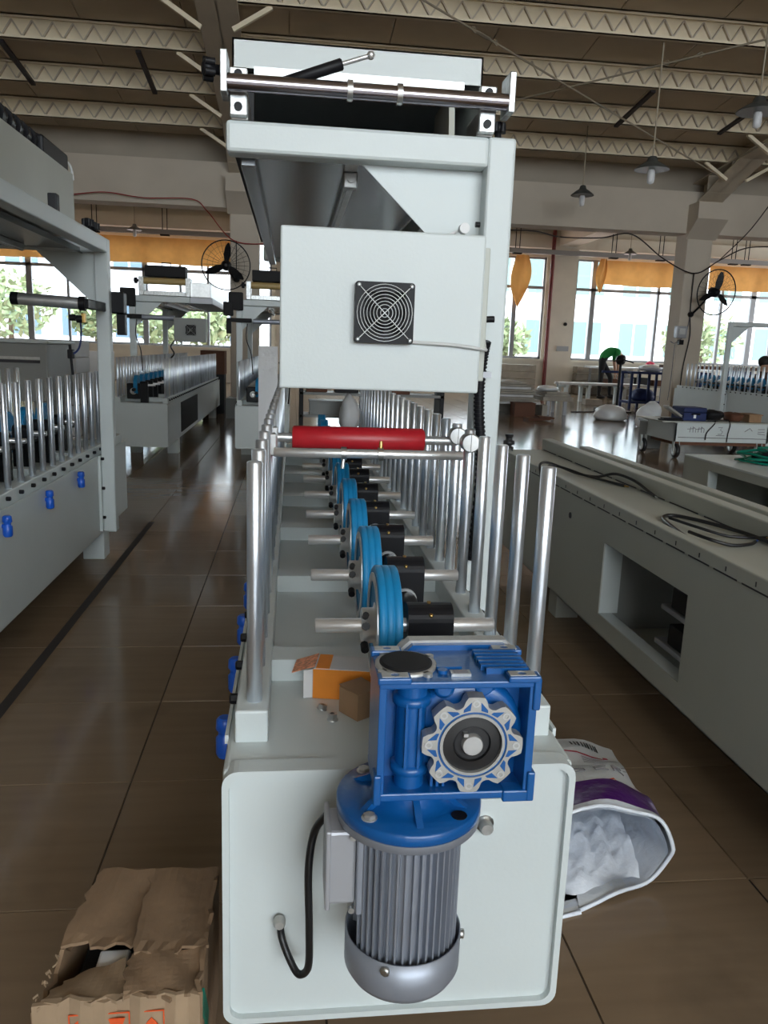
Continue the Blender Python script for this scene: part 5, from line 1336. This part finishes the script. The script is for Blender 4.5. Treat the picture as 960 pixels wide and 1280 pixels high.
t = thing('work_table', 'long cluttered work table under the far right windows', 'table', (9.6, 21.7, 0))
MB().rbox(8.35, 12.0, 21.3, 22.3, .78, .83, .004).build('top', 'boardlight', t)
for x in (8.5, 9.6, 10.7, 11.8):
    for y in (21.4, 22.2): MB().rbox(x-.03, x+.03, y-.03, y+.03, 0, .782, .003).build('leg', 'boxgrey', t)
MB().rbox(8.45, 11.9, 21.35, 22.25, .30, .34, .004).build('shelf', 'board', t)
for k, (x, mt) in enumerate(((8.9, 'brownbox'), (9.35, 'boxgrey'), (9.8, 'hooddark'), (10.3, 'brownbox'), (10.8, 'greyenc'), (11.3, 'cardlight'))):
    m = MB(); m.rbox(x-.18, x+.18, 21.5, 21.9, .3405, .3405+.16+.03*(k % 3), .006); tag(m.build('storage_box', mt), ['brown box, leftmost on the shelf below the far table', 'grey box second from left below the far table', 'black box in the middle below the far table', 'brown box right of the black one below the far table', 'dark grey box below the far table right side', 'pale carton at the right end below the far table'][k], 'box')
t = thing('storage_crate', 'wooden crate wall below the window behind the bending person', 'crate', (8.6, 22.5, 0))
for k in range(4): MB().rbox(8.2, 9.9, 22.45, 22.8, .02+.2*k, .2+.2*k, .004).build('slat', 'board', t)
t = thing('storage_crate', 'wooden crate left of the far pilaster foot', 'crate', (6.4, 22.3, 0))
for k in range(4): MB().rbox(5.6, 6.9, 22.2, 22.6, .02+.2*k, .2+.2*k, .004).build('slat', 'board', t)
lump('pink_bundle', 'bright pink bundle on the work table by the window', 'bundle', (10.0, 21.6, .8305), (.13, .13, .10), 'pink', 21)
lump('white_bundle', 'white cloth heap on the far work table', 'cloth', (11.4, 21.6, .8305), (.25, .15, .07), 'plasticbag', 22)
# black stand with round head
t = thing('floor_stand', 'black pole stand with round head on the shiny floor', 'stand', (6.56, 15.5, 0))
MB().rbox(6.15, 6.85, 15.42, 15.58, 0, .03, .006).build('base', 'black', t)
MB().cyl((6.56, 15.5, .03), (6.56, 15.5, 1.02), .028, 12).build('pole', 'black', t)
MB().lathe((6.56, 15.55, 1.05), (0,-1,0), [(.03,0),(.10,.01),(.10,.06),(.04,.09)], 18).build('head', 'black', t)
MB().tube(smoothpath([(6.36, 15.38, 1.02), (6.50, 15.44, 1.05), (6.62, 15.44, 1.05), (6.78, 15.38, 1.0)]), .014, 6).build('head_arm', 'black', t)
MB().rbox(6.13, 6.2, 15.36, 15.64, 0, .09, .01).build('foot', 'black', t)
wire('dark wire lying on the floor left of the black stand', [(5.5, 15.2, .008), (5.8, 15.3, .008), (6.12, 15.45, .01)], .012)
# dark blue rack
t = thing('tube_rack', 'dark blue steel rack between the stand and right column', 'rack', (7.7, 16.9, 0))
for x in (7.35, 7.75, 8.15):
    for y in (16.7, 17.2): MB().rbox(x-.025, x+.025, y-.025, y+.025, 0, .80, .003).build('post', 'bluecloth', t)
for z in (.12, .76): MB().rbox(7.32, 8.18, 16.67, 17.23, z, z+.05, .004).build('shelf', 'bluecloth', t)
MB().rbox(6.75, 7.34, 16.9, 16.95, .76, .81, .004).build('side_arm', 'bluecloth', t)
lump('tarp_heap', 'dark blue and white tarp heap on the rack top', 'tarp', (7.85, 16.95, .8105), (.26, .2, .09), 'plasticbag', 31)
lump('blue_bundle', 'dark blue bundle inside the steel rack', 'bundle', (7.75, 16.95, .1705), (.3, .2, .14), 'bluecloth', 32)
# white sacks by the right column foot
lump('white_sack', 'white plastic sack heap on the floor near the column', 'bag', (5.62, 13.5, 0), (.36, .26, .14), 'plasticbag', 41)
lump('white_sack', 'whitish sack leaning at the right column foot', 'bag', (5.80, 12.35, 0), (.20, .2, .2), 'plasticbag', 42)
t = thing('steel_drum_box', 'grey steel bin behind the cart castors', 'bin', (4.48, 9.45, 0))
MB().rbox(4.385, 4.575, 9.35, 9.6, .0, .34, .008).build('bin_body', 'greyenc', t); MB().ring([(4.375,9.34),(4.585,9.34),(4.585,9.61),(4.375,9.61)], [(4.395,9.36),(4.565,9.36),(4.565,9.59),(4.395,9.59)], 'z', .33, .35).build('bin_rim', 'boxgrey', t)
# blue goods behind the far right machine
m = MB()
t = thing('goods_rack', 'rack of dark blue goods behind the far right machine', 'rack', (8.2, 15.0, 0))
for k in range(6): MB().rbox(7.3 + .42*k, 7.68 + .42*k, 14.7, 15.2, .0, .92 - .05*(k % 3), .02).build('bale', 'bluecloth', t)
MB().rbox(7.25, 9.9, 14.65, 15.25, .93, .99, .006).build('top_board', 'brownbox', t)
# left background: grey machine casing and carton pile
t = thing('machine_casing', 'grey machine casing with a slot at far left', 'machine', (-2.1, 6.4, 0))
MB().rbox(-2.9, -1.81, 6.2, 6.9, .62, 1.05, .01).build('casing', 'greyenc', t); MB().rbox(-2.92, -1.79, 6.18, 6.92, 1.05, 1.075, .004).build('top_cover', 'paint', t)
MB().box(-2.5, -1.86, 6.195, 6.2, .93, .95).build('slot', 'alum', t); MB().box(-2.5, -1.86, 6.195, 6.2, .905, .925).build('slot_gap', 'ink', t)
for x in (-2.8, -1.95): MB().rbox(x, x+.08, 6.3, 6.8, 0, .622, .004).build('leg', 'greyenc', t)
for k in range(8):
    t = thing('white_carton', 'flat white carton in the pile behind the left machine, ' + (ORD[7-k] if k else 'lowest'), 'box', (-1.94, 7.2, .134*k), 'white cartons piled at far left')
    MB().rbox(-2.07, -1.82, 7.05, 7.5, .0005 + .134*k, .128 + .134*k, .004).build('carton_body', 'cartonwhite', t)
m = MB(); m.rbox(-2.35, -1.74, 8.1, 8.14, 0, .98, .004); tag(m.build('standing_board', 'white'), 'white panel standing behind the left machine post', 'panel')
# brown cartons between the far machines
m = MB(); m.rbox(-.98, -.70, 12.0, 12.4, 0, .30, .004); tag(m.build('floor_carton', 'greyenc'), 'grey box on the floor at the left column foot', 'box')
t = thing('carton_stack', 'brown carton on dark stand at the end of the far aisle', 'box', (-1.2, 12.9, 0))
MB().rbox(-1.40, -1.06, 12.7, 13.05, .0, .62, .004).build('stand', 'hooddark', t); MB().rbox(-1.42, -1.05, 12.68, 13.06, .62, .98, .004).build('carton_body', 'brownbox', t)

# clutter seen under the control box, past the end of the front machine
t = thing('storage_shelf', 'dark low shelf with grey boxes past the end of the front machine', 'shelf', (.8, 11.6, 0))
for z_ in (.10, .42, .72): MB().rbox(.1, 2.2, 11.4, 11.9, z_, z_+.04, .004).build('shelf_board', 'greyenc', t)
for x_ in (.1, 1.0, 2.14): MB().rbox(x_, x_+.06, 11.4, 11.9, 0, .76, .004).build('side_panel', 'hooddark', t)
for k, (x_, w_, z_, h_, mt, lb) in enumerate(((.35, .30, .4605, .20, 'brownbox', 'brown box on the middle board of the dark shelf'), (.78, .34, .4605, .18, 'hooddark', 'black box right of the brown one on the dark shelf'), (1.45, .5, .4605, .17, 'brownbox', 'wide brown box at the right of the dark shelf'), (.4, .4, .7605, .12, 'boxgrey', 'grey tray on top of the dark shelf'), (1.5, .6, .1405, .2, 'hooddark', 'black bin on the lowest board of the dark shelf'), (.5, .5, .1405, .2, 'greyenc', 'grey bin on the lowest board of the dark shelf'))):
    tt = thing('storage_box', lb, 'box', (x_, 11.6, z_)); MB().rbox(x_-w_/2, x_+w_/2, 11.45, 11.8, z_, z_+h_*.85, .006).build('box_body', mt, tt); MB().rbox(x_-w_/2-.01, x_+w_/2+.01, 11.44, 11.81, z_+h_*.85, z_+h_, .004).build('box_lid', mt, tt)
lump('white_cloth', 'white cloth heap before the dark shelf', 'cloth', (.80, 10.9, 0), (.16, .2, .27), 'plasticbag', 51)

t = thing('sheet_stack', 'pale greenish sheets standing upright behind the front machine posts', 'sheets', (-.16, 5.6, 0))
for k in range(4): MB().rbox(-.23 + .004*k, -.10 - .006*k, 5.50 + .03*k, 5.522 + .03*k, 0, 1.09 - .015*k, .002).build('sheet', ('plasticbag', 'paint')[k % 2], t)
